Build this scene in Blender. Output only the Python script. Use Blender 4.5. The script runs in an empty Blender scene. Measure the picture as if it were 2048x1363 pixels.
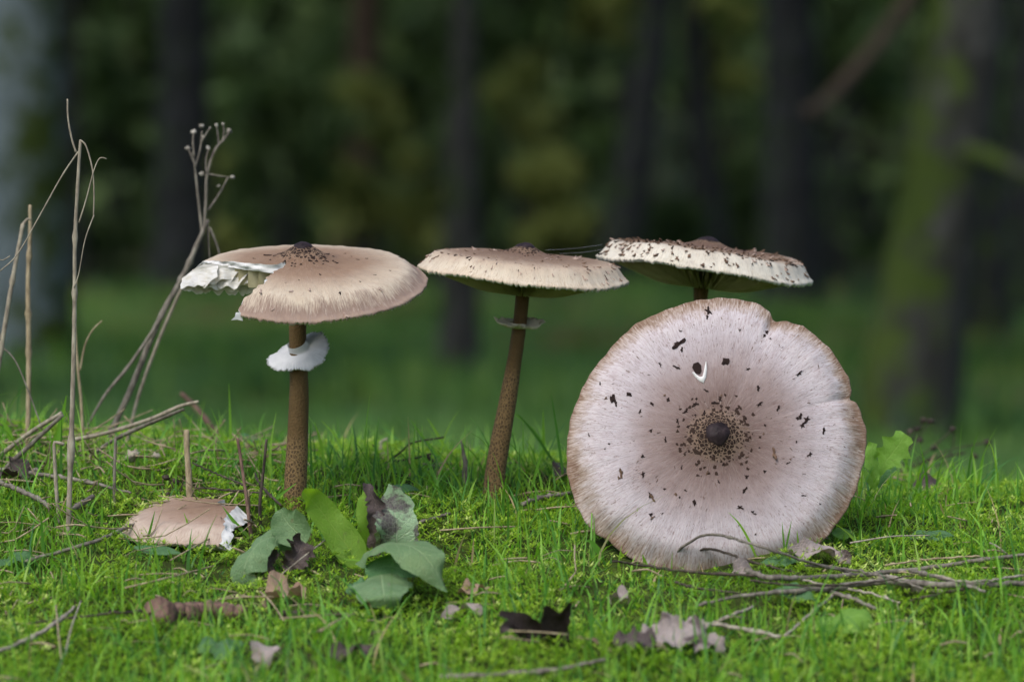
import bpy, math, random
import numpy as np
from mathutils import Vector, Matrix
random.seed(7); rng = np.random.default_rng(7)
S = bpy.context.scene
COL = S.collection
R_ = math.radians

# ------------------------------------------------------------------ camera, sky, sun, exposure
W0, H0 = 2048.0, 1363.0
FPX = W0*150/36.0
CAM = Vector((0, -3.1, 0.1653))
PITCH = (H0/2-560)/FPX
cd = bpy.data.cameras.new('camera'); cam = bpy.data.objects.new('camera', cd); COL.objects.link(cam)
cam.location = CAM; cam.rotation_euler = (math.pi/2-PITCH, 0, 0)
cd.lens = 150; cd.sensor_width = 36; cd.clip_start = 0.05; cd.clip_end = 500
cd.dof.use_dof = True; cd.dof.focus_distance = 3.02; cd.dof.aperture_fstop = 6.2; cd.dof.aperture_blades = 9
S.camera = cam
SUN_EL, SUN_AZ = R_(52), R_(210)          # azimuth clockwise from +Y : light from behind the camera, a little left
w = bpy.data.worlds.new('World'); S.world = w; w.use_nodes = True
nt = w.node_tree; nt.nodes.clear()
o_ = nt.nodes.new('ShaderNodeOutputWorld'); b_ = nt.nodes.new('ShaderNodeBackground'); s_ = nt.nodes.new('ShaderNodeTexSky')
s_.sky_type = 'NISHITA'; s_.sun_disc = False; s_.sun_elevation = SUN_EL; s_.sun_rotation = SUN_AZ
s_.air_density = 1.0; s_.dust_density = 3.0; s_.ozone_density = 1.0
b_.inputs[1].default_value = 0.118
nt.links.new(s_.outputs[0], b_.inputs[0]); nt.links.new(b_.outputs[0], o_.inputs[0])
sd = bpy.data.lights.new('sun', 'SUN'); sun = bpy.data.objects.new('sun', sd); COL.objects.link(sun)
sd.energy = 1.2; sd.angle = R_(32); sd.color = (1.0, 0.985, 0.965)
sdir = Vector((math.sin(SUN_AZ)*math.cos(SUN_EL), math.cos(SUN_AZ)*math.cos(SUN_EL), math.sin(SUN_EL)))
sun.rotation_euler = (-sdir).to_track_quat('-Z', 'Y').to_euler()
S.view_settings.view_transform = 'Standard'; S.view_settings.look = 'None'
S.view_settings.exposure = 1.0; S.view_settings.gamma = 1.0; S.view_settings.use_curve_mapping = False
S.render.engine = 'CYCLES'
S.cycles.use_denoising = True
S.cycles.max_bounces = 6; S.cycles.diffuse_bounces = 3; S.cycles.transparent_max_bounces = 4
S.cycles.sample_clamp_indirect = 6

# ------------------------------------------------------------------ picture -> place
def ray(px, py):
    f = Vector((0, math.cos(PITCH), -math.sin(PITCH))); u = Vector((0, math.sin(PITCH), math.cos(PITCH)))
    return f + Vector((1, 0, 0))*((px-W0/2)/FPX) + u*((H0/2-py)/FPX)
def at(px, py, Y):
    d = ray(px, py); return CAM + d*((Y-CAM.y)/d.y)
_k = [(rng.uniform(-1, 1)*1.0, rng.uniform(-1, 1), rng.uniform(0, 6.28)) for _ in range(14)]
def bumps(x, y, lam):
    s = 0
    for a, b, c in _k:
        n = math.hypot(a, b); s = s + np.sin((a*x+b*y)/n*6.283/(lam*(0.6+0.8*n)) + c)
    return s/14**0.5
def sm(t):
    t = np.clip(t, 0, 1); return t*t*(3-2*t)
def gz(x, y):
    x = np.asarray(x, float); y = np.asarray(y, float)
    a = np.where(y > -.7, .2*y, -.14-.1*(1-np.exp(np.minimum((y+.7)/.5, 0))))
    b = .2*y-.55*y*y
    d = np.maximum(y-.1818, 0)
    c = .01818-.468*sm(d/4)+.022*np.maximum(d-4, 0)
    z = np.where(y < 0, a, np.where(y < .1818, b, c))
    near = np.exp(-(np.maximum(np.abs(x), .5)-.5)*2)
    z = z-.06*np.clip(x, -.6, .6)*sm((y+.15)/.4)*np.exp(-np.maximum(y-.5, 0))
    z = z+.004*bumps(x, y, .11)*near*np.exp(-np.maximum(y-1, 0)) + .03*bumps(x+3, y, 2.6)*sm((y-2)/4)
    return z
def G(px, py, h=0.0):
    d = ray(px, py); p = CAM.copy(); t = 1.5
    while t < 60:
        p = CAM+d*t
        if p.z <= float(gz(p.x, p.y))+h: break
        t += .004 if t < 6 else .05
    return p
def PX(n, Y=0): return n*(Y-CAM.y)/FPX       # size of n photo pixels at depth Y

# ------------------------------------------------------------------ builders
def tag(o, label=None, cat=None, group=None, kind=None):
    if label: o['label'] = label
    if cat: o['category'] = cat
    if group: o['group'] = group
    if kind: o['kind'] = kind
    return o
def empty(name, loc):
    o = bpy.data.objects.new(name, None); COL.objects.link(o); o.location = loc; o.empty_display_size = .02; return o
def mesh(name, V, F, mat, parent=None, attrs=None, smooth=True, fmat=None, origin=None):
    V = np.asarray(V, np.float32).reshape(-1, 3)
    if origin is None: origin = parent.location if parent is not None else Vector((0, 0, 0))
    if len(V): V = V-np.array(origin, np.float32)
    me = bpy.data.meshes.new(name)
    if isinstance(F, np.ndarray):
        n, k = F.shape
        me.vertices.add(len(V)); me.vertices.foreach_set('co', V.ravel())
        me.loops.add(n*k); me.loops.foreach_set('vertex_index', F.astype(np.int32).ravel())
        me.polygons.add(n); me.polygons.foreach_set('loop_start', np.arange(0, n*k, k, dtype=np.int32))
        me.update(calc_edges=True)
    else:
        me.from_pydata([tuple(map(float, v)) for v in V], [], F)
    if smooth: me.polygons.foreach_set('use_smooth', np.ones(len(me.polygons), bool))
    if attrs:
        for k, a in attrs.items():
            a = np.asarray(a, np.float32)
            if a.ndim == 1:
                at_ = me.attributes.new(k, 'FLOAT', 'POINT'); at_.data.foreach_set('value', a)
            else:
                at_ = me.attributes.new(k, 'FLOAT_VECTOR', 'POINT'); at_.data.foreach_set('vector', a.ravel())
    for m in (mat if isinstance(mat, (list, tuple)) else [mat]): me.materials.append(m)
    if fmat is not None: me.polygons.foreach_set('material_index', np.asarray(fmat, np.int32))
    me.update()
    o = bpy.data.objects.new(name, me); COL.objects.link(o)
    if parent is not None: o.parent = parent
    else: o.location = origin
    return o
def grid_faces(nu, nv, wrap=False, off=0):
    i = np.arange(nu-1)[:, None]; j = np.arange(nv if wrap else nv-1)[None, :]; j2 = (j+1) % nv
    f = np.stack([i*nv+j, i*nv+j2, (i+1)*nv+j2, (i+1)*nv+j], -1).reshape(-1, 4)+off
    return f
def spline(P, n):
    P = np.array([tuple(p) for p in P], float)
    if len(P) == 2: P = np.vstack([P[0], (P[0]*2+P[1])/3, (P[0]+2*P[1])/3, P[1]])
    s = np.concatenate([[0], np.cumsum(np.linalg.norm(np.diff(P, axis=0), axis=1))]); u = np.linspace(0, s[-1], n)
    E = np.vstack([2*P[0]-P[1], P, 2*P[-1]-P[-2]]); out = []
    for x in u:
        k = min(np.searchsorted(s, x, 'right')-1, len(P)-2); k = max(k, 0); t = (x-s[k])/max(s[k+1]-s[k], 1e-9)
        a, b, c, d = E[k], E[k+1], E[k+2], E[k+3]
        out.append(.5*(2*b+(c-a)*t+(2*a-5*b+4*c-d)*t*t+(3*b-a-3*c+d)*t**3))
    return np.array(out)
def tube_data(P, rad, nseg=8, n=None, rough=.07, knots=0, kink=0):
    n = n or max(6, len(P)*4); C = spline(P, n)
    r = np.interp(np.linspace(0, 1, n), np.linspace(0, 1, len(rad)), rad)
    r = r*(1+rough*rng.standard_normal(n)*.6)
    for _ in range(knots): r[rng.integers(1, n-1)] *= 1.5
    if kink: C = C+rng.standard_normal(C.shape)*kink*(np.minimum(np.arange(n), n-1-np.arange(n)) > 0)[:, None]
    T = np.gradient(C, axis=0); T /= np.linalg.norm(T, axis=1)[:, None]+1e-12
    ref = np.array([0, 0, 1.]) if abs(T[:, 2]).mean() < .8 else np.array([0, 1., 0])
    A = np.cross(T, ref); A /= np.linalg.norm(A, axis=1)[:, None]+1e-12; B = np.cross(T, A)
    th = np.linspace(0, 2*np.pi, nseg, endpoint=False)
    ring = 1+rough*.5*rng.standard_normal((n, nseg))
    V = C[:, None]+(A[:, None]*np.cos(th)[None, :, None]+B[:, None]*np.sin(th)[None, :, None])*(r[:, None]*ring)[..., None]
    V = V.reshape(-1, 3); F = grid_faces(n, nseg, True)
    V = np.vstack([V, C[0]-T[0]*r[0]*.2, C[-1]+T[-1]*r[-1]*.3]); a = len(V)-2; b = len(V)-1
    F = [tuple(f) for f in F]
    F += [(a, (j+1) % nseg, j) for j in range(nseg)] + [(b, (n-1)*nseg+j, (n-1)*nseg+(j+1) % nseg) for j in range(nseg)]
    uu = np.concatenate([np.repeat(np.linspace(0, 1, n), nseg), [0, 1]])
    return V, F, uu
def tube(name, P, rad, mat, parent=None, origin=None, **k):
    if name in ('stalk', 'side_shoot', 'bent_tip', 'stem_stub', 'leaning_stick'): rad = [q*.84 for q in rad]
    V, F, uu = tube_data(P, rad, **k)
    if parent is None and origin is None: origin = Vector(tuple(P[0]))
    return mesh(name, V, F, mat, parent, {'u': uu}, origin=origin)

# ------------------------------------------------------------------ materials
class N:
    def __init__(s, name):
        s.m = bpy.data.materials.new(name); s.m.use_nodes = True; s.t = s.m.node_tree
        s.t.nodes.clear(); s.out = s.n('OutputMaterial')
    def n(s, typ, **kw):
        x = s.t.nodes.new('ShaderNode'+typ)
        for k, v in kw.items(): setattr(x, k, v)
        return x
    def l(s, a, b): s.t.links.new(a, b)
    def setin(s, node, i, v):
        if hasattr(v, 'is_linked') or hasattr(v, 'links'): s.l(v, node.inputs[i])
        else: node.inputs[i].default_value = v
    def attr(s, name, out='Fac'): return s.n('Attribute', attribute_name=name).outputs[out]
    def objco(s): return s.n('TexCoord').outputs['Object']
    def math(s, op, a, b=0.0):
        x = s.n('Math', operation=op); s.setin(x, 0, a); s.setin(x, 1, b); return x.outputs[0]
    def vscale(s, v, sc):
        x = s.n('Mapping'); s.l(v, x.inputs[0]); x.inputs[3].default_value = sc; return x.outputs[0]
    def noise(s, v=None, scale=5, detail=4, rough=.55, dist=0):
        x = s.n('TexNoise'); 
        if v is not None: s.l(v, x.inputs['Vector'])
        x.inputs['Scale'].default_value = scale; x.inputs['Detail'].default_value = detail
        x.inputs['Roughness'].default_value = rough; x.inputs['Distortion'].default_value = dist
        return x.outputs[0]
    def ramp(s, f, stops, interp='LINEAR'):
        x = s.n('ValToRGB'); s.l(f, x.inputs[0]); e = x.color_ramp.elements; x.color_ramp.interpolation = interp
        while len(e) < len(stops): e.new(.5)
        for q, (p, c) in zip(e, stops):
            q.position = p; q.color = (*c, 1) if len(c) == 3 else c
        return x.outputs[0]
    def fr(s, f, a, b, lo=0.0, hi=1.0):
        x = s.n('MapRange'); s.l(f, x.inputs[0]); x.inputs[1].default_value = a; x.inputs[2].default_value = b
        x.inputs[3].default_value = lo; x.inputs[4].default_value = hi; return x.outputs[0]
    def mix(s, f, a, b, mode='MIX'):
        x = s.n('Mix', data_type='RGBA', blend_type=mode)
        s.setin(x, 0, f); 
        for i, v in ((6, a), (7, b)):
            if isinstance(v, tuple): v = (*v, 1) if len(v) == 3 else v
            s.setin(x, i, v)
        return x.outputs[2]
    def bump(s, h, strength=.3, dist=.001):
        x = s.n('Bump'); x.inputs['Strength'].default_value = strength; x.inputs['Distance'].default_value = dist
        s.l(h, x.inputs['Height']); return x.outputs[0]
    def done(s, col, rough=.7, bump=None, trans=0, tcol=None, spec=.3, sheen=0):
        p = s.n('BsdfPrincipled'); s.setin(p, 'Base Color', (*col, 1) if isinstance(col, tuple) else col)
        s.setin(p, 'Roughness', rough); p.inputs['Specular IOR Level'].default_value = spec
        if sheen: p.inputs['Sheen Weight'].default_value = sheen
        if bump is not None: s.l(bump, p.inputs['Normal'])
        res = p.outputs[0]
        if trans:
            t = s.n('BsdfTranslucent'); tc = tcol if tcol is not None else col
            s.setin(t, 0, (*tc, 1) if isinstance(tc, tuple) else tc)
            m = s.n('MixShader'); m.inputs[0].default_value = trans; s.l(res, m.inputs[1]); s.l(t.outputs[0], m.inputs[2]); res = m.outputs[0]
        s.l(res, s.out.inputs[0]); return s.m

def cap_skin(name, stops, fib=.5, dark=(.12, .07, .055), blotch=.35, net=0, seed=0.0):
    n = N(name); a = n.attr('cap', 'Vector'); sep = n.n('SeparateXYZ'); n.l(a, sep.inputs[0])
    oc = n.objco()
    big = n.noise(oc, 38, 3); mid = n.noise(oc, 120, 4)
    fi = n.noise(n.vscale(a, (38, 38, 15)), 1, 4, .65, .6); fo = n.noise(n.vscale(a, (95, 95, 17)), 1, 4, .65, .6)
    fx = n.n('Mix', data_type='FLOAT'); n.l(n.fr(sep.outputs[2], .25, .6), fx.inputs[0]); n.l(fi, fx.inputs[2]); n.l(fo, fx.inputs[3]); fine = fx.outputs[0]
    hair = n.noise(n.vscale(a, (75, 75, 30)), 1, 3, .6, 1.2)
    r = n.math('ADD', sep.outputs[2], n.math('MULTIPLY', n.math('SUBTRACT', big, .5), .22))
    r = n.math('ADD', r, n.math('MULTIPLY', n.math('SUBTRACT', fine, .5), .20))
    col = n.ramp(r, stops)
    col = n.mix(n.math('MULTIPLY', n.fr(fine, .46, .72), fib), col, n.mix(.55, col, (.42, .30, .27), 'MULTIPLY'), 'MIX')
    col = n.mix(n.math('MULTIPLY', n.fr(fine, .46, .28), .16), col, (.62, .57, .55))
    col = n.mix(n.math('MULTIPLY', n.fr(hair, .595, .66), .7*fib), col, dark)
    col = n.mix(n.math('MULTIPLY', n.fr(mid, .52, .78), blotch), col, n.mix(.8, col, (.45, .33, .32), 'MULTIPLY'))
    h = n.math('ADD', fine, n.math('MULTIPLY', mid, .6))
    if net:
        v = n.n('TexVoronoi', feature='DISTANCE_TO_EDGE'); wob = n.n('VectorMath', operation='ADD'); n.l(oc, wob.inputs[0])
        nv = n.n('TexNoise'); n.l(oc, nv.inputs['Vector']); nv.inputs['Scale'].default_value = 300; sc_ = n.n('VectorMath', operation='SCALE'); n.l(nv.outputs['Color'], sc_.inputs[0]); sc_.inputs['Scale'].default_value = .0022; n.l(sc_.outputs[0], wob.inputs[1])
        n.l(wob.outputs[0], v.inputs['Vector']); v.inputs['Scale'].default_value = 370; v.inputs['Randomness'].default_value = .9
        rr = n.math('ADD', sep.outputs[2], n.math('MULTIPLY', n.math('SUBTRACT', n.noise(oc, 240, 2), .5), .16))
        thr = n.fr(rr, net*.55, net, .045, .36)
        cell = n.fr(n.math('SUBTRACT', v.outputs['Distance'], thr), 0, .04)
        zone = n.fr(rr, net*1.25, net*1.0)
        col = n.mix(n.math('MULTIPLY', n.fr(rr, net*.95, net*.6), .5), col, (.22, .155, .105))
        col = n.mix(n.math('MULTIPLY', cell, zone), col, (.022, .013, .010))
        h = n.math('ADD', h, n.math('MULTIPLY', n.math('MULTIPLY', cell, zone), .9))
    return n.done(col, .78, n.bump(h, .5, .0012), spec=.12)
M = {}
TAN = (.36, .235, .185); MAUVE = (.40, .285, .255); PALE = (.62, .53, .50); CREAM = (.70, .61, .53); RIM = (.40, .29, .22)
M['cap_front'] = cap_skin('cap_skin_facing', [(0, (0.074, 0.0468, 0.0316)), (.13, (0.104, 0.0693, 0.0533)), (.28, (0.148, 0.105, 0.0936)), (.48, (0.232, 0.183, 0.175)), (.70, (0.384, 0.349, 0.363)), (.87, (0.411, 0.372, 0.376)), (.95, (0.309, 0.25, 0.209)), (1.0, (0.181, 0.122, 0.0843))], .95, net=.225)
M['cap_torn'] = cap_skin('cap_skin_torn', [(0, (0.126, 0.0772, 0.0493)), (.2, (0.165, 0.104, 0.0669)), (.50, (0.228, 0.154, 0.104)), (.73, (0.368, 0.299, 0.22)), (.85, (0.426, 0.362, 0.277)), (.94, (0.213, 0.152, 0.121)), (1.0, (0.29, 0.217, 0.167))], .55, net=.22)
M['cap_middle'] = cap_skin('cap_skin_middle', [(0, (0.106, 0.0656, 0.044)), (.3, (0.145, 0.0936, 0.0642)), (.68, (0.208, 0.145, 0.101)), (.85, (0.358, 0.285, 0.211)), (.95, (0.484, 0.425, 0.334)), (1.0, (0.455, 0.386, 0.29))], .7, net=.19)
M['cap_shaggy'] = cap_skin('cap_skin_shaggy', [(0, (0.0968, 0.0598, 0.0405)), (.5, (0.136, 0.0849, 0.059)), (.78, (0.203, 0.143, 0.0968)), (.88, (0.426, 0.386, 0.317)), (.95, (0.504, 0.478, 0.405)), (1.0, (0.465, 0.434, 0.352))], .6, net=.16)
M['cap_piece'] = cap_skin('cap_skin_fragment', [(0, (0.156, 0.0959, 0.0634)), (.45, (0.212, 0.142, 0.0972)), (.7, (0.278, 0.198, 0.148)), (.9, (0.39, 0.322, 0.264)), (1.0, (0.345, 0.271, 0.211))], .5, blotch=.5)
def flesh():
    n = N('mushroom_flesh'); oc = n.objco(); f = n.noise(oc, 160, 4)
    return n.done(n.ramp(f, [(.3, (.52, .52, .51)), (.7, (.68, .68, .67))]), .65, n.bump(f, .35, .001), trans=.12, tcol=(.8, .78, .7))
M['flesh'] = flesh()
def gillm():
    n = N('mushroom_gills'); oc = n.objco(); f = n.noise(oc, 90, 3)
    return n.done(n.ramp(f, [(.3, (.36, .32, .19)), (.7, (.50, .46, .30))]), .7, None, trans=.2, tcol=(.7, .62, .35))
M['gill'] = gillm()
def gilltorn():
    n = N('torn_gill'); oc = n.objco(); f = n.noise(n.vscale(oc, (1, 1, 5)), 130, 5, .65, .8); g = n.noise(oc, 60, 3)
    c = n.ramp(f, [(.3, (.40, .385, .32)), (.5, (.58, .57, .53)), (.7, (.66, .66, .65))])
    c = n.mix(n.math('MULTIPLY', n.fr(g, .55, .7), .5), c, (.46, .40, .26))
    return n.done(c, .7, n.bump(f, .45, .0012), trans=.25, tcol=(.6, .55, .4))
M['gill_torn'] = gilltorn()
def umbom():
    n = N('umbo_skin'); oc = n.objco(); f = n.noise(oc, 160, 5, .6, .5)
    c = n.ramp(f, [(.3, (.008, .005, .006)), (.55, (.02, .0135, .015)), (.8, (.045, .032, .032))])
    return n.done(c, .55, n.bump(f, .4, .001), spec=.12)
M['umbo'] = umbom()
def scalem(name, a, b):
    n = N(name); oc = n.objco(); f = n.noise(oc, 2.2, 3)
    return n.done(n.ramp(f, [(.3, a), (.7, b)]), .8, spec=.08)
M['scale_dark'] = scalem('scale_dark', (.006, .004, .004), (.03, .018, .015))
M['scale_net'] = scalem('scale_net', (.012, .008, .007), (.04, .024, .018))
M['scale_brown'] = scalem('scale_brown', (.06, .036, .025), (.17, .11, .075))
M['scale_pale'] = scalem('scale_pale', (.22, .155, .125), (.38, .30, .25))
def ringm():
    n = N('ring_tissue'); oc = n.objco(); f = n.noise(oc, 140, 4)
    return n.done(n.ramp(f, [(.3, (.44, .455, .48)), (.7, (.58, .59, .61))]), .8, n.bump(f, .3, .0008), trans=.2, tcol=(.8, .8, .78), sheen=.2)
M['ring'] = ringm()
M['ring_olive'] = scalem('ring_underside', (.40, .38, .26), (.62, .60, .48))
def stemm(name, smooth_to):
    n = N(name); u = n.attr('u'); st = n.attr('sv', 'Vector')
    v = n.n('TexVoronoi', feature='DISTANCE_TO_EDGE'); n.l(n.vscale(st, (6.5, 6.5, 165)), v.inputs['Vector']); v.inputs['Scale'].default_value = .55; v.inputs['Randomness'].default_value = 1
    nz = n.noise(n.vscale(st, (6, 6, 90)), 1, 4)
    e = n.math('ADD', v.outputs['Distance'], n.math('MULTIPLY', n.math('SUBTRACT', nz, .5), .25))
    cell = n.fr(e, .07, .20)
    net = n.mix(n.math('MULTIPLY', cell, n.fr(nz, .35, .6, .35, 1.0)), (0.159, 0.103, 0.0423), (0.0385, 0.0228, 0.00969))
    fz = n.noise(n.vscale(st, (12, 12, 220)), 1, 4, .65)
    up = n.ramp(fz, [(.3, (0.0597, 0.0342, 0.0103)), (.55, (0.0963, 0.0589, 0.0195)), (.75, (0.14, 0.0893, 0.032))])
    col = n.mix(n.fr(n.math('ADD', u, n.math('MULTIPLY', n.math('SUBTRACT', fz, .5), .05)), smooth_to-.03, smooth_to+.03), net, up)
    return n.done(col, .7, n.bump(n.math('SUBTRACT', fz, n.math('MULTIPLY', cell, .6)), .5, .0012), spec=.25)
M['stem_a'] = stemm('stem_skin_low_scales', .34); M['stem_b'] = stemm('stem_skin_high_scales', .55)

def leafm(name, c1, c2, vein, blot=None, blotamt=.5, trans=.3, tcol=(.25, .45, .03), rough=.58, spec=.22):
    n = N(name); uv = n.attr('luv', 'Vector'); sep = n.n('SeparateXYZ'); n.l(uv, sep.inputs[0]); oc = n.objco()
    f = n.noise(oc, 55, 4); col = n.ramp(f, [(.3, c1), (.7, c2)])
    av = n.math('ABSOLUTE', sep.outputs[1])
    rib = n.fr(av, .05, .015)
    wv = n.math('FRACT', n.math('MULTIPLY', n.math('SUBTRACT', sep.outputs[0], n.math('MULTIPLY', av, .22)), 8.0))
    side = n.math('MULTIPLY', n.fr(n.math('ABSOLUTE', n.math('SUBTRACT', wv, .5)), .06, .02), .55)
    col = n.mix(n.math('MAXIMUM', n.math('MULTIPLY', rib, .8), side), col, vein)
    if blot:
        g = n.noise(oc, 42, 5, .6, .8)
        col = n.mix(n.fr(g, blotamt, blotamt+.06), col, blot)
    vo = n.n('TexVoronoi', feature='DISTANCE_TO_EDGE'); n.l(oc, vo.inputs['Vector']); vo.inputs['Scale'].default_value = 330
    tert = n.fr(vo.outputs['Distance'], .09, .02); col = n.mix(n.math('MULTIPLY', tert, .28), col, vein)
    sp = n.noise(oc, 190, 3); col = n.mix(n.math('MULTIPLY', n.fr(sp, .66, .72), .6), col, (.12, .10, .05))
    lg = n.noise(oc, 26, 2); col = n.mix(n.math('MULTIPLY', n.fr(lg, .5, .75), .45), col, n.mix(.8, col, (.55, .5, .3), 'MULTIPLY'))
    h = n.math('ADD', n.math('ADD', n.math('MULTIPLY', f, .4), n.math('MULTIPLY', tert, -.4)), n.math('MULTIPLY', n.math('MAXIMUM', rib, side), -1.0))
    return n.done(col, rough, n.bump(h, .6, .0014), trans=trans, tcol=tcol, spec=spec)
M['leaf_bright'] = leafm('leaf_bright', (0.106, 0.216, 0.022), (0.163, 0.3, 0.03), (0.25, 0.384, 0.07), None, trans=.45, tcol=(0.275, 0.504, 0.015))
M['leaf_grey'] = leafm('leaf_greygreen', (0.0893, 0.162, 0.0697), (0.147, 0.238, 0.111), (0.231, 0.324, 0.164), (0.168, 0.14, 0.107), .66, trans=.22, tcol=(0.126, 0.281, 0.0246))
M['leaf_blotched'] = leafm('leaf_blotched', (.17, .27, .15), (.26, .37, .23), (.34, .42, .28), (.075, .062, .068), .47, trans=.15)
M['leaf_dead_dark'] = leafm('leaf_dead_dark', (.035, .026, .026), (.085, .065, .06), (.11, .09, .08), None, trans=.05, tcol=(.1, .06, .04), rough=.7)
M['leaf_black'] = leafm('leaf_black', (.012, .009, .008), (.03, .02, .017), (.04, .03, .025), None, trans=.03, tcol=(.1, .06, .04), rough=.6)
M['leaf_tan'] = leafm('leaf_tan', (.24, .155, .105), (.38, .27, .20), (.42, .32, .24), (.10, .07, .05), .66, trans=.12, tcol=(.4, .25, .12), rough=.7)
M['leaf_pale'] = leafm('leaf_pale_dry', (.17, .14, .13), (.31, .265, .25), (.36, .31, .28), (.07, .05, .048), .54, trans=.1, tcol=(.4, .3, .2), rough=.75)
M['leaf_herb'] = leafm('leaf_herb', (0.12, 0.255, 0.036), (0.192, 0.375, 0.06), (0.288, 0.465, 0.108), None, trans=.4, tcol=(0.352, 0.6, 0.024))
M['leaf_teal'] = leafm('leaf_teal', (0.05, 0.126, 0.045), (0.085, 0.184, 0.075), (0.13, 0.231, 0.105), None, trans=.25, tcol=(0.1, 0.315, 0.0375))
def stickm(name, a, b, c):
    n = N(name); oc = n.objco(); f = n.noise(n.vscale(oc, (1, 1, .35)), 260, 5, .6); g = n.noise(oc, 45, 3)
    col = n.ramp(f, [(.3, a), (.5, b), (.75, c)]); col = n.mix(n.math('MULTIPLY', n.fr(g, .5, .7), .5), col, a)
    return n.done(col, .75, n.bump(f, .5, .001), spec=.2)
M['straw_grey'] = stickm('dry_stalk_grey', (0.107, 0.088, 0.068), (0.23, 0.202, 0.152), (0.344, 0.326, 0.248))
M['straw_tan'] = stickm('dry_stalk_tan', (0.131, 0.101, 0.06), (0.262, 0.211, 0.132), (0.377, 0.326, 0.216))
M['twig_dark'] = stickm('twig_dark', (0.0164, 0.0132, 0.0104), (0.0451, 0.0352, 0.0264), (0.0902, 0.0748, 0.056))
M['twig_grey'] = stickm('twig_grey', (0.0574, 0.0484, 0.04), (0.139, 0.123, 0.1), (0.246, 0.229, 0.188))
M['bark_pale'] = stickm('bark_pale', (0.131, 0.11, 0.088), (0.262, 0.229, 0.184), (0.377, 0.352, 0.288))
M['seed'] = stickm('seed_head', (0.131, 0.114, 0.096), (0.262, 0.246, 0.208), (0.394, 0.387, 0.336))
M['rot_wood'] = stickm('rotten_wood', (0.0369, 0.0246, 0.0192), (0.131, 0.0792, 0.06), (0.213, 0.141, 0.104))
M['web'] = N('web_thread').done((.7, .7, .72), .4, trans=.3)
def blade_mat(name, stops, tst, trans=.4, rough=.45):
    n = N(name); r = n.attr('rnd'); u = n.attr('u')
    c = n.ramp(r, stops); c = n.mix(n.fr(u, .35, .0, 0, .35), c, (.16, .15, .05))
    return n.done(c, rough, None, trans=trans, tcol=n.ramp(r, tst), spec=.16)
M['grass'] = blade_mat('grass_blades', [(0, (0.027, 0.0969, 0.037)), (.3, (0.0808, 0.217, 0.0397)), (.6, (0.172, 0.365, 0.0463)), (.85, (0.226, 0.399, 0.0595)), (.94, (0.28, 0.399, 0.106)), (.96, (0.431, 0.376, 0.225)), (1, (0.367, 0.274, 0.159))],
                       [(0, (0.0647, 0.228, 0.0132)), (.5, (0.258, 0.593, 0.0198)), (.9, (0.431, 0.707, 0.033)), (1, (0.485, 0.388, 0.159))])
M['moss'] = blade_mat('moss_shoots', [(0, (0.0986, 0.197, 0.0154)), (.45, (0.198, 0.348, 0.0264)), (.8, (0.33, 0.487, 0.055)), (1, (0.572, 0.673, 0.22))],
                      [(0, (0.198, 0.371, 0.011)), (.6, (0.352, 0.58, 0.022)), (1, (0.55, 0.719, 0.132))], .4, .45)
M['meadow'] = blade_mat('meadow_blades', [(0, (0.0461, 0.111, 0.0325)), (.5, (0.0738, 0.167, 0.0405)), (.85, (0.111, 0.201, 0.0405)), (1, (0.148, 0.23, 0.0569))],
                        [(0, (0.0461, 0.156, 0.0122)), (1, (0.129, 0.276, 0.0162))], .35)
M['tussock'] = blade_mat('tussock_blades', [(0, (0.0159, 0.0478, 0.0187)), (.3, (0.0319, 0.0901, 0.0281)), (.55, (0.0952, 0.201, 0.0374)), (.8, (0.16, 0.234, 0.0561)), (1, (0.149, 0.106, 0.0514))], [(0, (0.0213, 0.0744, 0.00935)), (.6, (0.16, 0.319, 0.0281)), (1, (0.212, 0.139, 0.0467))], .3)
def groundm():
    n = N('soil_and_moss'); oc = n.objco()
    a = n.noise(oc, 70, 6, .65); b = n.noise(oc, 9, 4)
    c = n.ramp(a, [(.3, (.012, .016, .005)), (.5, (.03, .045, .008)), (.75, (.075, .11, .014))])
    c = n.mix(n.fr(b, .55, .75), c, (.035, .026, .016))
    far = n.ramp(n.noise(oc, .7, 4), [(.3, (.024, .045, .015)), (.45, (.036, .085, .022)), (.6, (.06, .125, .028)), (.8, (.07, .085, .035))])
    sep = n.n('SeparateXYZ'); n.l(oc, sep.inputs[0])
    c = n.mix(n.fr(sep.outputs[1], .8, 2.0), c, far)
    wood = n.ramp(n.noise(oc, 1.5, 5), [(.3, (.014, .014, .009)), (.7, (.03, .036, .014))])
    c = n.mix(n.fr(n.math('ADD', sep.outputs[1], n.math('MULTIPLY', n.noise(oc, .25, 3), 16.0)), 26, 40), c, wood)
    return n.done(c, .95, n.bump(a, .6, .004), spec=.1)
M['ground'] = groundm()
def barkm(name, dark, mid, light, moss, mossdir, mossamt):
    n = N(name); oc = n.objco()
    f = n.noise(n.vscale(oc, (1, 1, .3)), 22, 5, .6); g = n.noise(oc, 7, 5, .65)
    lich = n.noise(oc, 11, 4, .6)
    c = n.ramp(f, [(.3, dark), (.5, mid), (.75, light)])
    c = n.mix(n.math('MULTIPLY', n.fr(lich, .58, .7), .7), c, tuple(min(1, x*1.9) for x in light))
    geo = n.n('NewGeometry'); dp = n.n('VectorMath', operation='DOT_PRODUCT'); n.l(geo.outputs['Normal'], dp.inputs[0]); dp.inputs[1].default_value = mossdir
    k = n.math('ADD', n.math('MULTIPLY', dp.outputs['Value'], .7), n.math('MULTIPLY', n.math('SUBTRACT', g, .5), 5.0))
    c = n.mix(n.fr(k, mossamt, mossamt+.35), c, moss)
    return n.done(c, .9, n.bump(f, .8, .01), spec=.15)
MOSS = (.03, .047, .008)
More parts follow.
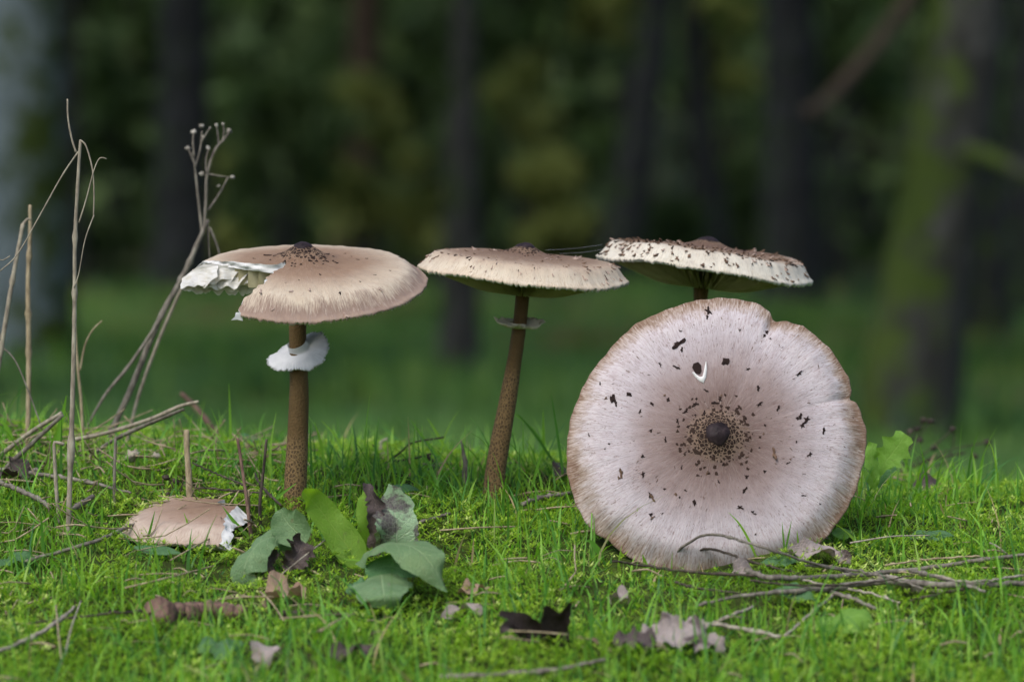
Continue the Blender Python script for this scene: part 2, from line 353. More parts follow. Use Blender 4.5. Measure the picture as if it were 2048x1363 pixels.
M['bark_mossy'] = barkm('bark_mossy', (0.00792, 0.00788, 0.00702), (0.023, 0.0232, 0.0211), (0.0475, 0.0488, 0.0452), MOSS, (-.9, -.3, .2), .16)
M['bark_blue'] = barkm('bark_smooth', (0.063, 0.0805, 0.0875), (0.098, 0.126, 0.136), (0.133, 0.161, 0.168), MOSS, (.95, -.3, 0), .25)
M['bark_dark'] = barkm('bark_dark', (0.00448, 0.00532, 0.00547), (0.0112, 0.0126, 0.0137), (0.0224, 0.0253, 0.0274), (0.0168, 0.0333, 0.00684), (-.7, -.6, .2), .75)
M['bark_grey'] = barkm('bark_grey', (0.0119, 0.012, 0.0112), (0.0268, 0.0266, 0.025), (0.0446, 0.0466, 0.0437), (0.0179, 0.0333, 0.00625), (-.7, -.6, .2), .75)
M['bark_brown'] = barkm('bark_brown', (0.013, 0.00955, 0.00672), (0.0304, 0.0217, 0.0147), (0.0521, 0.0391, 0.0252), (0.0217, 0.0304, 0.0042), (-.5, -.2, .8), .8)
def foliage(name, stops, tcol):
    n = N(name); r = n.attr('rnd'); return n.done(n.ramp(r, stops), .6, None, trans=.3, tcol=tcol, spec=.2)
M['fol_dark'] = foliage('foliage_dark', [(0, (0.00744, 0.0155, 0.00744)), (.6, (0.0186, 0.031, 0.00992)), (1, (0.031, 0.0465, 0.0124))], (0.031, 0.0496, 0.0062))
M['fol_olive_lit'] = foliage('foliage_olive_lit', [(0, (0.116, 0.145, 0.0383)), (.6, (0.212, 0.252, 0.072)), (1, (0.309, 0.341, 0.105))], (0.233, 0.267, 0.0383))  # olive leaves, lightened so the colour itself paints in the lit patches
M['fol_pale_lit'] = foliage('foliage_pale_lit', [(0, (0.164, 0.21, 0.131)), (.6, (0.239, 0.286, 0.188)), (1, (0.299, 0.344, 0.247))], (0.149, 0.188, 0.0726))  # paler leaf colour stands in for light falling on a patch of foliage
M['fol_green'] = foliage('foliage_green', [(0, (0.0387, 0.0702, 0.0266)), (.6, (0.0645, 0.107, 0.038)), (1, (0.0943, 0.14, 0.0457))], (0.0861, 0.165, 0.0303))

# ------------------------------------------------------------------ the ground
def axis(lo, hi, c, dense, step, grow):
    p = [c]; s = step
    while p[-1] < hi:
        if p[-1] > c+dense: s *= grow
        p.append(p[-1]+s)
    q = [c]; s = step
    while q[-1] > lo:
        if q[-1] < c-dense: s *= grow
        q.append(q[-1]-s)
    return np.array(q[::-1]+p[1:])
xs = axis(-90, 90, 0, .7, .012, 1.09); ys = axis(-25, 110, -.1, .7, .012, 1.07)
X, Y = np.meshgrid(xs, ys); Z = gz(X, Y)
mesh('ground', np.stack([X, Y, Z], -1), grid_faces(len(ys), len(xs)), M['ground'])['kind'] = 'structure'

# ------------------------------------------------------------------ mushrooms
class Cap:
    def __init__(s, center, axis, R, H=.010, p=2.4, curl=.006, uh=.010, ur=.018, droop=0, dth=0, wav=.0015, seed=1, spin=0, outline=None, gd=.013, x_hint=(1, 0, 0), cs=.80):
        s.__dict__.update(locals()); z = Vector(axis).normalized(); x = Vector(x_hint); x = (x-z*x.dot(z)).normalized(); y = z.cross(x)
        s.M = Matrix((x, y, z)).transposed(); s.c = Vector(center); g = np.random.default_rng(seed)
        s.ph = g.uniform(0, 6.28, 8); s.Mn = np.array(s.M); s.cn = np.array(s.c); s.Rtab = None
        if outline:
            th, rr = [], []
            for px, py in outline:
                q = s.local_at_plane(px, py, -curl*.8); th.append(math.atan2(q[1], q[0])); rr.append(math.hypot(q[0], q[1]))
            i = np.argsort(th); th = np.array(th)[i]; rr = np.array(rr)[i]
            s.Rtab = (np.concatenate([th-2*np.pi, th, th+2*np.pi]), np.tile(rr, 3))
    def local_at_plane(s, px, py, z):
        d = s.M.transposed() @ ray(px, py); o = s.M.transposed() @ (CAM-s.c); t = (z-o.z)/d.z; return o+d*t
    def Rf(s, th):
        if s.Rtab is not None:
            t = (th+np.pi) % (2*np.pi)-np.pi
            r = np.interp(t, s.Rtab[0], s.Rtab[1])
        else:
            r = s.R*(1+.012*np.sin(2*th+s.ph[0])+.012*np.sin(3*th+s.ph[1])+.008*np.sin(5*th+s.ph[2]))
        return r*(1+.0022*np.sin(17*th+s.ph[3])+.0022*np.sin(31*th+s.ph[4])+.002*np.sin(53*th+s.ph[5]))
    def zt(s, t, th, umbo=True):
        r = t*s.Rf(th)
        z = s.H*(1-np.clip(t, 0, 1.1)**s.p)-s.curl*sm((t-s.cs)/(1-s.cs))**1.3
        z = z+s.wav*t*t*(np.sin(2*th+s.ph[6])+.7*np.sin(3*th+s.ph[7])+.35*np.sin(7*th+s.ph[1]))
        z = z+.00013*t*(np.sin(23*th+9*t+s.ph[2])+np.sin(41*th-13*t+s.ph[3]))*np.clip(t*2, 0, 1)
        z = z-s.droop*np.maximum(np.cos(th-s.dth), 0)**2*t**3
        if umbo: z = z+s.uh*np.exp(-(r/s.ur)**2)
        return z
    def top(s, t, th, lift=0):
        r = t*s.Rf(th); return np.stack([r*np.cos(th), r*np.sin(th), s.zt(t, th)+lift+0*th], -1)
    def world(s, L): return L @ s.Mn.T + s.cn
    def hit(s, px, py):
        z = s.H
        for _ in range(12):
            q = s.local_at_plane(px, py, z); th = math.atan2(q.y, q.x); t = math.hypot(q.x, q.y)/float(s.Rf(np.array(th)))
            z = .5*z+.5*float(s.zt(np.array(min(t, 1.05)), np.array(th)))
        return t, th
    def frame(s, t, th, spin=0):
        e = 1e-3; P = s.world(s.top(np.array(t), np.array(th)))
        a = s.world(s.top(np.array(t+e), np.array(th)))-P; b = s.world(s.top(np.array(t), np.array(th+e)))-P
        a /= np.linalg.norm(a); n = np.cross(a, b); n /= np.linalg.norm(n); b = np.cross(n, a)
        A = Matrix((a, b, n)).transposed() @ Matrix.Rotation(spin, 3, 'Z'); return Vector(P), A
    def thick(s, t): return .0022+.0042*(1-t)
    def build(s, root, skin, nth=420, nt=64, gap=None, tin=.0, tmin=0.0, gills=230, slant=0, gillgap=None):
        # gap: function t -> (theta_lo, theta_hi) of the MISSING part (theta_hi > theta_lo); None = whole cap
        ts = np.linspace(max(tmin, 1e-4), 1, nt)**.9
        if gap is None:
            th = np.linspace(0, 2*np.pi, nth, endpoint=False)[None, :]+0*ts[:, None]; wrap = True
        else:
            lo, hi = gap(ts); k = np.linspace(0, 1, nth)[None, :]
            th = hi[:, None]+k*(2*np.pi-(hi-lo))[:, None]; wrap = False
        T = ts[:, None]+0*th
        P = s.top(T, th)
        g = np.random.default_rng(s.seed+5)
        thl = th[-1]; R1 = s.Rf(thl); z1 = s.zt(np.ones_like(thl), thl, False); rag = g.uniform(.4, 1.5, thl.shape)
        rings = []
        for dr, dz in ((.0006, -.0009), (.0004, -.0019), (-.0008, -.0026)):
            rr = R1+dr; rings.append(np.stack([rr*np.cos(thl), rr*np.sin(thl), z1+dz*rag], -1))
        tb = ts[::-1]; thb = th[::-1]
        Rb = s.Rf(thb); rb = tb[:, None]*Rb-.0018*(tb[:, None] > .9)
        zb = s.zt(tb[:, None]+0*thb, thb, False)-s.thick(tb)[:, None]-.0006
        B = np.stack([rb*np.cos(thb), rb*np.sin(thb), zb], -1)
        if slant and gap is not None:
            kk = np.linspace(0, 1, nth)[None, :]; sl = slant*np.clip((kk-.8)/.2, 0, 1)*(1+.3*np.sin(tb*6)[:, None]+.06*np.sin(tb*31)[:, None])
            B = B+np.stack([-np.sin(thb)*sl, np.cos(thb)*sl, -.4*sl], -1)
        V = np.concatenate([P, np.array(rings), B], 0); nr = V.shape[0]; nc = V.shape[1]
        rn = np.concatenate([ts, [1, 1, 1], tb]); tha = np.concatenate([th, np.repeat(thl[None], 3, 0), thb], 0)
        att = np.stack([np.cos(tha), np.sin(tha), rn[:, None]+0*tha], -1).reshape(-1, 3)
        F = grid_faces(nr, nc, wrap); fm = np.repeat(np.where(np.arange(nr-1) < nt+1, 0, 1), nc if wrap else nc-1)
        cap = mesh('cap', s.world(V.reshape(-1, 3)), F, [skin, M['flesh']], root, {'cap': att}, fmat=fm)
        if gap is not None:
            lo, hi = gap(ts); W = []; WF = []
            for col in (0, nc-1):
                for i in range(nt):
                    if hi[i]-lo[i] < .02 and tmin == 0: continue
                    a = V[i, col]; b = V[nr-1-i, col]; ww = []
                    for q in np.linspace(0, 1, 6):
                        p = a*(1-q)+b*q; sg = 1 if col else -1
                        out = np.array([-math.sin(tha[i, col]), math.cos(tha[i, col]), 0])*sg
                        ww.append(p+out*((.0012*math.sin(i*.31+q*4+col)+.0007*math.sin(i*.83-q*5))*math.sin(q*3.14)))
                    W.append((col, i, ww))
            VV = []; 
            for n_, (col, i, ww) in enumerate(W):
                VV += ww
                if n_ and W[n_-1][0] == col and W[n_-1][1] == i-1:
                    for q in range(5):
                        a0 = n_*6+q; b0 = (n_-1)*6+q; WF.append((a0, a0+1, b0+1, b0))
            if tmin > 0:
                o = len(VV); VV += list(V[0])+list(V[nr-1])
                for j in range(nc-1): WF.append((o+j, o+j+1, o+nc+j+1, o+nc+j))
            mesh('torn_flesh', s.world(np.array(VV)), WF, M['flesh'], root)
        # gill plates
        VV = []; FF = []; o = 0; nt2 = 12
        for k in range(gills):
            th0 = 2*np.pi*k/gills+g.normal(0, .004); tt = np.linspace(.13 if k % 2 == 0 else .45, .972, nt2)
            if gap is not None:
                lo, hi = gap(tt); 
                ok = ((th0-hi) % (2*np.pi)) < (2*np.pi-(hi-lo))
                tt = np.where(ok, tt, np.nan)
                if np.isnan(tt).any():
                    if np.isnan(tt).all() or (~np.isnan(tt)).sum() < 3: continue
                    q = tt[~np.isnan(tt)]; tt = np.linspace(q.min(), q.max(), nt2)
            tt = np.clip(tt, max(tmin, .02), 1)
            thk = th0+.012*np.sin(tt*9+k*.7)
            prof = s.gd*np.clip((tt-.12)/.12, 0, 1)**.6*np.clip((1-tt)/.6, 0, 1)**.5*np.clip((.985-tt)/.16, 0, 1)**.8
            top_ = s.zt(tt, thk, False)-s.thick(tt)+.0006
            r = tt*s.Rf(thk)
            for q in (0, .5, 1.0):
                aa = thk+q*.02*np.sin(k*1.7)
                VV.append(np.stack([r*np.cos(aa), r*np.sin(aa), top_-q*(prof+.0006)], -1))
            f = grid_faces(3, nt2, False, o); FF.append(f); o += 3*nt2
        gl = mesh('gills', s.world(np.concatenate(VV)), np.concatenate(FF), M['gill'], root); gl['kind'] = 'stuff'
        return cap
    def umbo(s, root, rad):
        nt, nth = 14, 40; t = np.linspace(0, 1, nt)[:, None]; th = np.linspace(0, 2*np.pi, nth, endpoint=False)[None]
        r = rad*(1+.06*np.sin(3*th+s.ph[0])+.04*np.sin(5*th+s.ph[1]))*t
        z = s.zt(r/s.Rf(th), th)+.0009*(1-t**6)-.0012*(t > .99)
        z = z+.0002*np.sin(3*th+5*t)*t*(1-t)*4
        L = np.stack([r*np.cos(th), r*np.sin(th), z], -1).reshape(-1, 3)
        return mesh('umbo', s.world(L), grid_faces(nt, nth, True), M['umbo'], root)
    def reticule(s, root, r0, r1, rows=8, skip=None):
        g = np.random.default_rng(s.seed+9); VV = []; FF = []
        for i in range(rows):
            f = i/(rows-1); r = r0+(r1-r0)*f; cell = (r1-r0)/rows; n = int(2*np.pi*r/(cell*1.3))
            for j in range(n):
                if g.random() < .62+.25*f: continue
                th = 2*np.pi*(j+.5*(i % 2)+g.uniform(-.5, .5))/n
                if skip and skip(th): continue
                hw = np.pi/n*(1.22-.35*f)*g.uniform(.8, 1.1); hr = cell*.5*(1.3-.35*f)*g.uniform(.75, 1.15); rr = r+g.uniform(-.6, .6)*cell
                k = len(VV)*7; pts = [(rr, th, .0007)]
                for q in range(6):
                    an = q*np.pi/3+g.uniform(-.4, .4); e = g.uniform(.5, 1.4); pts.append((rr+hr*e*math.sin(an), th+hw*e*math.cos(an), .00015))
                L = np.array([s.top(np.array(a/float(s.Rf(np.array(b)))), np.array(b), c) for a, b, c in pts]); VV.append(L)
                FF += [(k, k+1+q, k+1+(q+1) % 6) for q in range(6)]
        o = mesh('center_scales', s.world(np.concatenate(VV)), FF, M['scale_net'], root); o['kind'] = 'stuff'; return o
def flake_mesh(name, mat, seed, curl):
    g = np.random.default_rng(seed); n = 11; V = [(0, 0, .16+curl*.2)]; F = []
    el = g.uniform(.5, .8)
    for lvl, zz in ((1, .10), (1.05, -.10)):
        g2 = np.random.default_rng(seed+1)
        for q in range(n):
            a = 2*np.pi*q/n; r = g2.choice([.45, .6, .85, 1.15, 1.45])*lvl*.5; x = r*math.cos(a); y = el*r*math.sin(a)
            V.append((x, y, (zz if lvl == 1 else zz-.1)+curl*max(x, 0)*1.3*(1 if lvl == 1 else .9)))
    F += [(0, 1+q, 1+(q+1) % n) for q in range(n)]+[(1+q, 1+n+q, 1+n+(q+1) % n, 1+(q+1) % n) for q in range(n)]
    me = bpy.data.meshes.new(name); me.from_pydata([tuple(map(float, v)) for v in V], [], F); me.materials.append(mat); return me
FL = {k: [flake_mesh('scale', M[k], 10*i+3, c) for i in range(5)] for k, c in (('scale_dark', .25), ('scale_brown', .9), ('scale_pale', .8))}
def flake(root, cap, t, th, size, kind='scale_dark', spin=None, up=0):
    P, A = cap.frame(t, th, random.uniform(-.9, .9) if spin is None else spin)
    o = bpy.data.objects.new('scale', random.choice(FL[kind])); COL.objects.link(o); o.parent = root
    B = A @ Matrix.Rotation(-up, 3, 'Y')
    o.matrix_basis = Matrix.Translation(P-root.location+A.col[2]*size*.03) @ B.to_4x4() @ Matrix.Diagonal((size*random.uniform(.8, 1.3), size*random.uniform(.6, 1.1), size*.5, 1))
    return o
def stem(root, P, rad, mat):
    C = spline(P, 60); n = 60; ns = 40; r = np.interp(np.linspace(0, 1, n), np.linspace(0, 1, len(rad)), rad)
    th = np.linspace(0, 2*np.pi, ns, endpoint=False); g = np.random.default_rng(3)
    T = np.gradient(C, axis=0); T /= np.linalg.norm(T, axis=1)[:, None]
    ref = np.array([0, 1., 0]) if abs(T[:, 1]).mean() < .7 else np.array([0, 0, 1.])
    A = np.cross(ref, T); A /= np.linalg.norm(A, axis=1)[:, None]; B = np.cross(T, A)
    rr = r[:, None]*(1+.012*np.sin(3*th)[None]+.01*np.sin(np.arange(n)[:, None]*.5+2*th[None])+.006*g.standard_normal((n, ns)))
    V = C[:, None]+(A[:, None]*np.cos(th)[None, :, None]+B[:, None]*np.sin(th)[None, :, None])*rr[..., None]
    L = np.concatenate([[0], np.cumsum(np.linalg.norm(np.diff(C, axis=0), axis=1))])
    sv = np.stack([np.cos(th)[None]+0*rr, np.sin(th)[None]+0*rr, (L*4)[:, None]+0*rr], -1)
    u = np.repeat(np.linspace(0, 1, n), ns)
    return mesh('stem', V.reshape(-1, 3), grid_faces(n, ns, True), mat, root, {'u': u, 'sv': sv.reshape(-1, 3)})
def frill_ring(root, c, axis, rin, rout, drop, mat, seed, collar=.008, cup=0, xh=(1, 0, 0)):
    z = Vector(axis).normalized(); x = Vector(xh); x = (x-z*x.dot(z)).normalized(); y = z.cross(x); Mx = np.array(Matrix((x, y, z)).transposed())
    g = np.random.default_rng(seed); n = 260; th = np.linspace(0, 2*np.pi, n, endpoint=False)
    fr = g.uniform(-1.3, .8, n)*.0016; prof = []
    for q in np.linspace(0, 1, 4): prof.append((rin+.0002+.0008*q, collar*(1-q), 0))
    for q in np.linspace(.12, 1, 9): prof.append((rin+.001+(rout-rin)*q, -drop*q**1.6, q))
    for q in np.linspace(1, .1, 8): prof.append((rin+.0006+(rout-rin-.0012)*q, -drop*q**1.6-.0016-.001*(1-q), q))
    V = []
    for r, zz, q in prof:
        w = q*q*(.0016*np.sin(2*th+1)+.0009*np.sin(5*th+seed)+.0005*np.sin(11*th))
        w = w+q*.00022*np.sin(64*th+3*np.sin(5*th)); rr = r+fr*(q > .97)+q*.002*np.sin(3*th+seed)
        V.append(np.stack([rr*np.cos(th), rr*np.sin(th), zz+w+cup*q*q+0*th], -1))
    V = np.array(V).reshape(-1, 3) @ Mx.T + np.array(Vector(c))
    return mesh('ring', V, grid_faces(len(prof), n, True), mat, root)
def ax(roll, tilt):   # roll: + = right side low ; tilt: + = top faces camera
    v = Vector((math.sin(roll), -math.sin(tilt), 1)); return v.normalized()

# 1 torn-cap mushroom
Ya = -.03
base = G(590, 1035); root = empty('parasol_mushroom', base)
tag(root, 'parasol mushroom with a wedge torn out of its smooth cap and a white skirt ring', 'mushroom', 'parasol mushrooms')
capA = Cap(at(606, 538, Ya), ax(R_(.4), R_(13)), PX(247, Ya), H=.0070, p=2.6, curl=.0075, uh=.0122, ur=.0150, droop=.010, dth=-R_(95), wav=.001, seed=11, gd=.014)
lo_px = [(555, 529), (520, 527), (470, 523), (420, 521), (385, 523), (366, 535)]
hi_px = [(540, 548), (533, 560), (520, 572), (500, 585), (482, 602), (474, 625)]
lo_ = sorted(capA.hit(*p) for p in lo_px); hi_ = sorted(capA.hit(*p) for p in hi_px)
TG = .21
def gapA(t):
    t = np.asarray(t, float)
    a = np.interp(t, [p[0] for p in lo_], [p[1] % (2*np.pi) for p in lo_]); b = np.interp(t, [p[0] for p in hi_], [p[1] % (2*np.pi) for p in hi_])
    a = a+.012*np.sin(t*41)+.010*np.sin(t*97+1); b = b+.02*np.sin(t*37+2)+.012*np.sin(t*83)
    m = .5*(a+b); k = sm((t-TG)/.05); return m+(a-m)*k, m+(b-m)*k
capA.build(root, M['cap_torn'], gap=gapA)
capA.umbo(root, PX(20)); capA.reticule(root, PX(44), PX(66), 4)
for px, py, s in ((536, 511, 16), (655, 509, 9), (653, 522, 9), (672, 525, 9), (680, 586, 8), (802, 515, 9), (715, 519, 7), (560, 507, 9), (508, 517, 6), (640, 549, 6), (720, 563, 5), (703, 513, 6), (733, 517, 6), (690, 507, 6), (750, 550, 5), (598, 560, 5), (780, 541, 5)):
    t, th = capA.hit(px, py); flake(root, capA, t, th, PX(s))
for px, py, s in ((582, 583, 11), (619, 580, 9), (521, 588, 11), (545, 634, 12), (700, 616, 12), (571, 565, 7), (760, 588, 9)):
    t, th = capA.hit(px, py); flake(root, capA, min(t, .99), th, PX(s), 'scale_pale')
# curled gill sheets hanging in the tear
def sheet(root, cap, th0, dth, t0, t1, depth, wavv, seed):
    g = np.random.default_rng(seed); nt, nz = 90, 18; tt = np.linspace(t0, t1, nt)[None, :]; q = np.linspace(0, 1, nz)[:, None]
    th = th0+dth*(q**1.5)+wavv*q*(np.sin(tt*15+seed)+.5*np.sin(tt*33+seed*2)+.08*np.sin(tt*71+q*5+seed)); tz = cap.zt(tt+0*q, th, False)-cap.thick(tt)+.001
    dd = depth*np.clip((tt-t0+.05)/.15, 0, 1)*np.clip((t1+.03-tt)/.14, 0, 1)**.6*(.72+.28*np.clip((1.05-tt)/.5, 0, 1))*(1+.16*np.sin(tt*13+seed)+.10*np.sin(tt*29+2*seed)+.07*np.sin(tt*61+seed))
    r = tt*cap.Rf(th); L = np.stack([r*np.cos(th), r*np.sin(th), tz-dd*q], -1).reshape(-1, 3)
    return mesh('loose_gill', cap.world(L), grid_faces(nz, nt), M['gill_torn'], root)
thlo = float(gapA(np.array(.6))[0])
for i, (d, dd, t0, dp, wv) in enumerate(((.0, .012, .23, .012, .008), (-.012, .05, .26, .013, .03), (-.02, .13, .30, .012, .045), (-.03, .09, .50, .016, .05), (-.04, .03, .34, .018, .03), (-.055, .16, .42, .014, .05), (-.065, .12, .62, .017, .05), (-.08, .05, .45, .021, .03), (-.10, .02, .38, .02, .03), (-.13, .06, .28, .021, .03), (.01, .20, .68, .012, .05))):
    sheet(root, capA, thlo+d, dd, t0, .97, dp, wv, i+1)
thh = float(gapA(np.array(.97))[1]); Pp, Aq = capA.frame(.985, thh+.035)
lv = [Pp+A_ for A_ in (Vector((0, 0, 0)), Vector((-.003, -.001, -.005)), Vector((-.0075, -.001, -.0055)), Vector((-.0045, -.002, -.003)), Vector((-.004, -.001, .000)), Vector((.001, .001, -.006)))]
mesh('torn_flap', [tuple(v) for v in lv], [(0, 4, 3), (0, 3, 1), (3, 2, 1), (0, 1, 5)], M['flesh'], root)
stem(root, [at(588, 1050, Ya), at(591, 960, Ya), at(595, 880, Ya), at(598, 780, Ya), at(596, 700, Ya), at(596, 640, Ya), capA.c], [PX(24), PX(22.5), PX(21.5), PX(20), PX(18.5), PX(17), PX(17.5), PX(22)], M['stem_a'])
frill_ring(root, at(598, 697, Ya), (-.30, -.52, .80), PX(18.5), PX(60), PX(9), M['ring'], 4, collar=PX(15))

# 2 middle mushroom
Yb = .032
base = G(986, 990); root = empty('parasol_mushroom', base)
tag(root, 'parasol mushroom with an unbroken pale-rimmed cap and ragged ring on a leaning stem', 'mushroom', 'parasol mushrooms')
capB = Cap(at(1049, 526, Yb), ax(R_(4.8), R_(4)), PX(213, Yb), H=.0066, p=4.2, cs=.83, curl=.0080, uh=.0078, ur=.012, wav=.0010, seed=23, gd=.024)
capB.build(root, M['cap_middle']); capB.umbo(root, PX(21)); capB.reticule(root, PX(32), PX(50), 4)
for i in range(150):
    th = random.uniform(0, 2*math.pi) if i % 3 else random.uniform(-math.pi, 0); t = random.choice((random.uniform(.2, .8), random.uniform(.78, .97), random.uniform(.8, .97)))
    flake(root, capB, t, th, PX(random.uniform(5, 11)), random.choice(('scale_brown', 'scale_pale', 'scale_pale', 'scale_brown', 'scale_dark')), up=random.uniform(-.05, .2), spin=random.uniform(-.4, .4)).scale.y *= .55
stem(root, [at(986, 1005, Yb), at(990, 950, Yb), at(999, 890, Yb), at(1014, 810, Yb), at(1029, 720, Yb), at(1039, 650, Yb), at(1045, 590, Yb), capB.c], [PX(22), PX(21), PX(20), PX(18.5), PX(16.5), PX(14.5), PX(14), PX(14), PX(20)], M['stem_b'])
frill_ring(root, at(1036, 648, Yb), (.06, -.16, 1), PX(15), PX(46), PX(-7), M['ring_olive'], 9, collar=PX(3))

# 3 shaggy mushroom behind
Yc = .105
base = G(1394, 960); base = Vector((at(1394, 900, Yc).x, Yc, float(gz(at(1394, 900, Yc).x, Yc)))); root = empty('parasol_mushroom', base)
tag(root, 'parasol mushroom with shaggy white rim and curled brown scales behind the tilted cap', 'mushroom', 'parasol mushrooms')
capC = Cap(at(1414, 509, Yc), ax(R_(6.8), R_(1.5)), PX(219, Yc), H=.0058, p=4.5, cs=.85, curl=.0095, uh=.0070, ur=.013, wav=.0016, seed=37, gd=.026)
capC.build(root, M['cap_shaggy']); capC.umbo(root, PX(23, Yc))
for i in range(285):
    th = random.uniform(-math.pi*1.02, .02*math.pi) if i % 4 else random.uniform(0, 6.28); t = random.choice((random.uniform(.5, .84), random.uniform(.78, .97), random.uniform(.84, .99), random.uniform(.3, .95)))
    flake(root, capC, t, th, PX(random.uniform(6, 14)), random.choice(('scale_brown', 'scale_brown', 'scale_brown', 'scale_dark', 'scale_pale')), up=random.uniform(.0, .38), spin=random.uniform(-.5, .5))
stem(root, [base-Vector((0, 0, .01)), at(1396, 800, Yc), at(1399, 680, Yc), at(1402, 580, Yc), capC.c], [PX(22), PX(19), PX(15), PX(13), PX(14), PX(20)], M['stem_b'])

# 4 big cap facing the viewer
Yd = -.135
OUT = [(1280, 641), (1238, 678), (1200, 722), (1166, 775), (1145, 830), (1135, 890), (1138, 950), (1152, 1003), (1172, 1040), (1198, 1068), (1222, 1080), (1240, 1098), (1270, 1117), (1310, 1132), (1370, 1145), (1440, 1148), (1505, 1142), (1560, 1128), (1612, 1108), (1655, 1066), (1690, 1020), (1716, 960), (1730, 900), (1732, 860), (1722, 822), (1712, 802), (1697, 796), (1703, 778), (1697, 755), (1672, 713), (1640, 680), (1605, 652), (1572, 643), (1552, 645), (1545, 641), (1539, 624), (1520, 609), (1480, 599), (1440, 597), (1400, 599), (1360, 610), (1330, 621)]
cc = at(1435, 872, Yd); base = Vector((cc.x, Yd+.09, float(gz(cc.x, Yd+.09)))); root = empty('parasol_mushroom', base)
tag(root, 'large parasol mushroom keeled over, its speckled cap facing forward with dark central knob', 'mushroom', 'parasol mushrooms')
nD = Vector((-.01, -math.cos(R_(19)), math.sin(R_(19))))
capD = Cap(cc-nD*.011, nD, .105, H=.012, p=2.1, curl=.008, uh=.009, ur=.0135, wav=.0012, seed=51, gd=.013, outline=OUT)
capD.build(root, M['cap_front'], nth=620, nt=90, gills=240); capD.umbo(root, PX(25.5, Yd)); capD.reticule(root, PX(52, Yd), PX(92, Yd), 6)
SC = [(1417, 623, 17), (1415, 634, 9), (1361, 662, 5), (1356, 687, 17), (1363, 699, 8), (1353, 735, 12), (1452, 723, 18), (1533, 664, 16), (1541, 677, 7), (1529, 671, 8), (1225, 797, 18), (1232, 806, 10), (1212, 796, 9), (1258, 788, 14), (1304, 807, 10), (1336, 799, 9), (1598, 747, 12), (1391, 808, 11), (1393, 797, 7), (1430, 805, 12), (1440, 799, 7), (1443, 790, 5), (1519, 808, 9), (1557, 816, 8), (1600, 832, 10), (1613, 839, 13), (1605, 850, 11), (1595, 836, 8), (1648, 861, 11), (1408, 826, 7), (1416, 833, 7), (1394, 840, 6), (1371, 823, 9), (1355, 842, 9), (1391, 830, 6), (1423, 827, 6), (1492, 837, 9), (1530, 850, 7), (1302, 861, 11), (1376, 853, 7), (1331, 880, 9), (1285, 912, 12), (1548, 908, 15), (1620, 908, 9), (1593, 883, 6), (1581, 918, 6), (1243, 946, 15), (1238, 955, 12), (1286, 948, 11), (1300, 990, 15), (1305, 994, 10), (1329, 977, 6), (1352, 988, 8), (1359, 994, 6), (1363, 935, 7), (1389, 1004, 12), (1302, 1028, 14), (1306, 1034, 8), (1493, 953, 10), (1529, 942, 9), (1489, 979, 9), (1480, 1014, 9), (1505, 1023, 8), (1510, 1027, 6), (1437, 963, 6), (1415, 945, 7), (1371, 980, 5), (1480, 660, 5), (1640, 1007, 6), (1607, 990, 6), (1178, 870, 6), (1218, 887, 6), (1210, 897, 5), (1706, 834, 5), (1325, 1026, 5), (1511, 1068, 6), (1576, 925, 6), (1527, 867, 7), (1519, 895, 6), (1494, 913, 6), (1447, 928, 7), (1412, 781, 7), (1329, 790, 7), (1280, 823, 7), (1517, 776, 9), (1496, 738, 7), (1320, 728, 7), (1200, 767, 6)]
for px, py, s in SC:
    t, th = capD.hit(px, py); flake(root, capD, min(t, .97), th, PX(s*1.15, Yd), 'scale_dark' if random.random() < .8 else 'scale_brown', spin=random.uniform(-3, 3))
g = np.random.default_rng(5)
for i in range(80):
    t = g.uniform(.2, .9); th = g.uniform(0, 6.28); o = flake(root, capD, t, th, PX(g.uniform(3, 6), Yd), 'scale_brown'); o.scale.y *= .45
# the slug hole: dark pit with a white curled lip
def hole():
    P, A = capD.frame(*capD.hit(1400, 742)); r = PX(20, Yd); n = 24; V = []; 
    for k, (s_, z_) in enumerate(((1.0, .0006), (.86, .0009), (.6, -.0001), (.0, -.0004))):
        for j in range(n):
            a = 2*math.pi*j/n; x = math.cos(a)*r*.62*s_; y = math.sin(a)*r*1.25*s_*(1+.25*(math.sin(a) < 0)); V.append(P+A@Vector((y, x, z_)))
    return [tuple(v) for v in V], [tuple(f) for f in grid_faces(4, n, True)]
t_, th_ = capD.hit(1399, 742)
P0, A0 = capD.frame(t_, th_)
def onD(px, py, lift=0):
    t, th = capD.hit(px, py); return Vector(capD.world(capD.top(np.array(t), np.array(th), lift)))
pit = [(1384, 735), (1387, 727), (1396, 724), (1402, 730), (1403, 742), (1400, 748), (1391, 747)]
mesh('slug_hole', [tuple(onD(1394, 736, .0006))]+[tuple(onD(x, y, .0007)) for x, y in pit], [(0, 1+i, 1+(i+1) % 7) for i in range(7)], M['scale_dark'], root)
lip = [(1384, 745), (1390, 754), (1399, 762), (1407, 766), (1412, 755), (1414, 740), (1413, 724)]; inn = [(1388, 744), (1394, 750), (1400, 754), (1405, 753), (1407, 745), (1409, 735), (1411, 724)]
L = [tuple(onD(x, y, .0005)) for x, y in lip]+[tuple(onD((a+c)/2, (b+d)/2, .0024)) for (a, b), (c, d) in zip(lip, inn)]+[tuple(onD(x, y, .0008)) for x, y in inn]
mesh('torn_lip', L, [tuple(f) for f in grid_faces(3, 7)], M['flesh'], root)
back = cc-nD*.02
stem(root, [base+Vector((0, .02, -.02)), base, back-nD*.03+Vector((0, 0, -.004)), back+nD*.012], [PX(26), PX(24), PX(20), PX(20)], M['stem_b'])

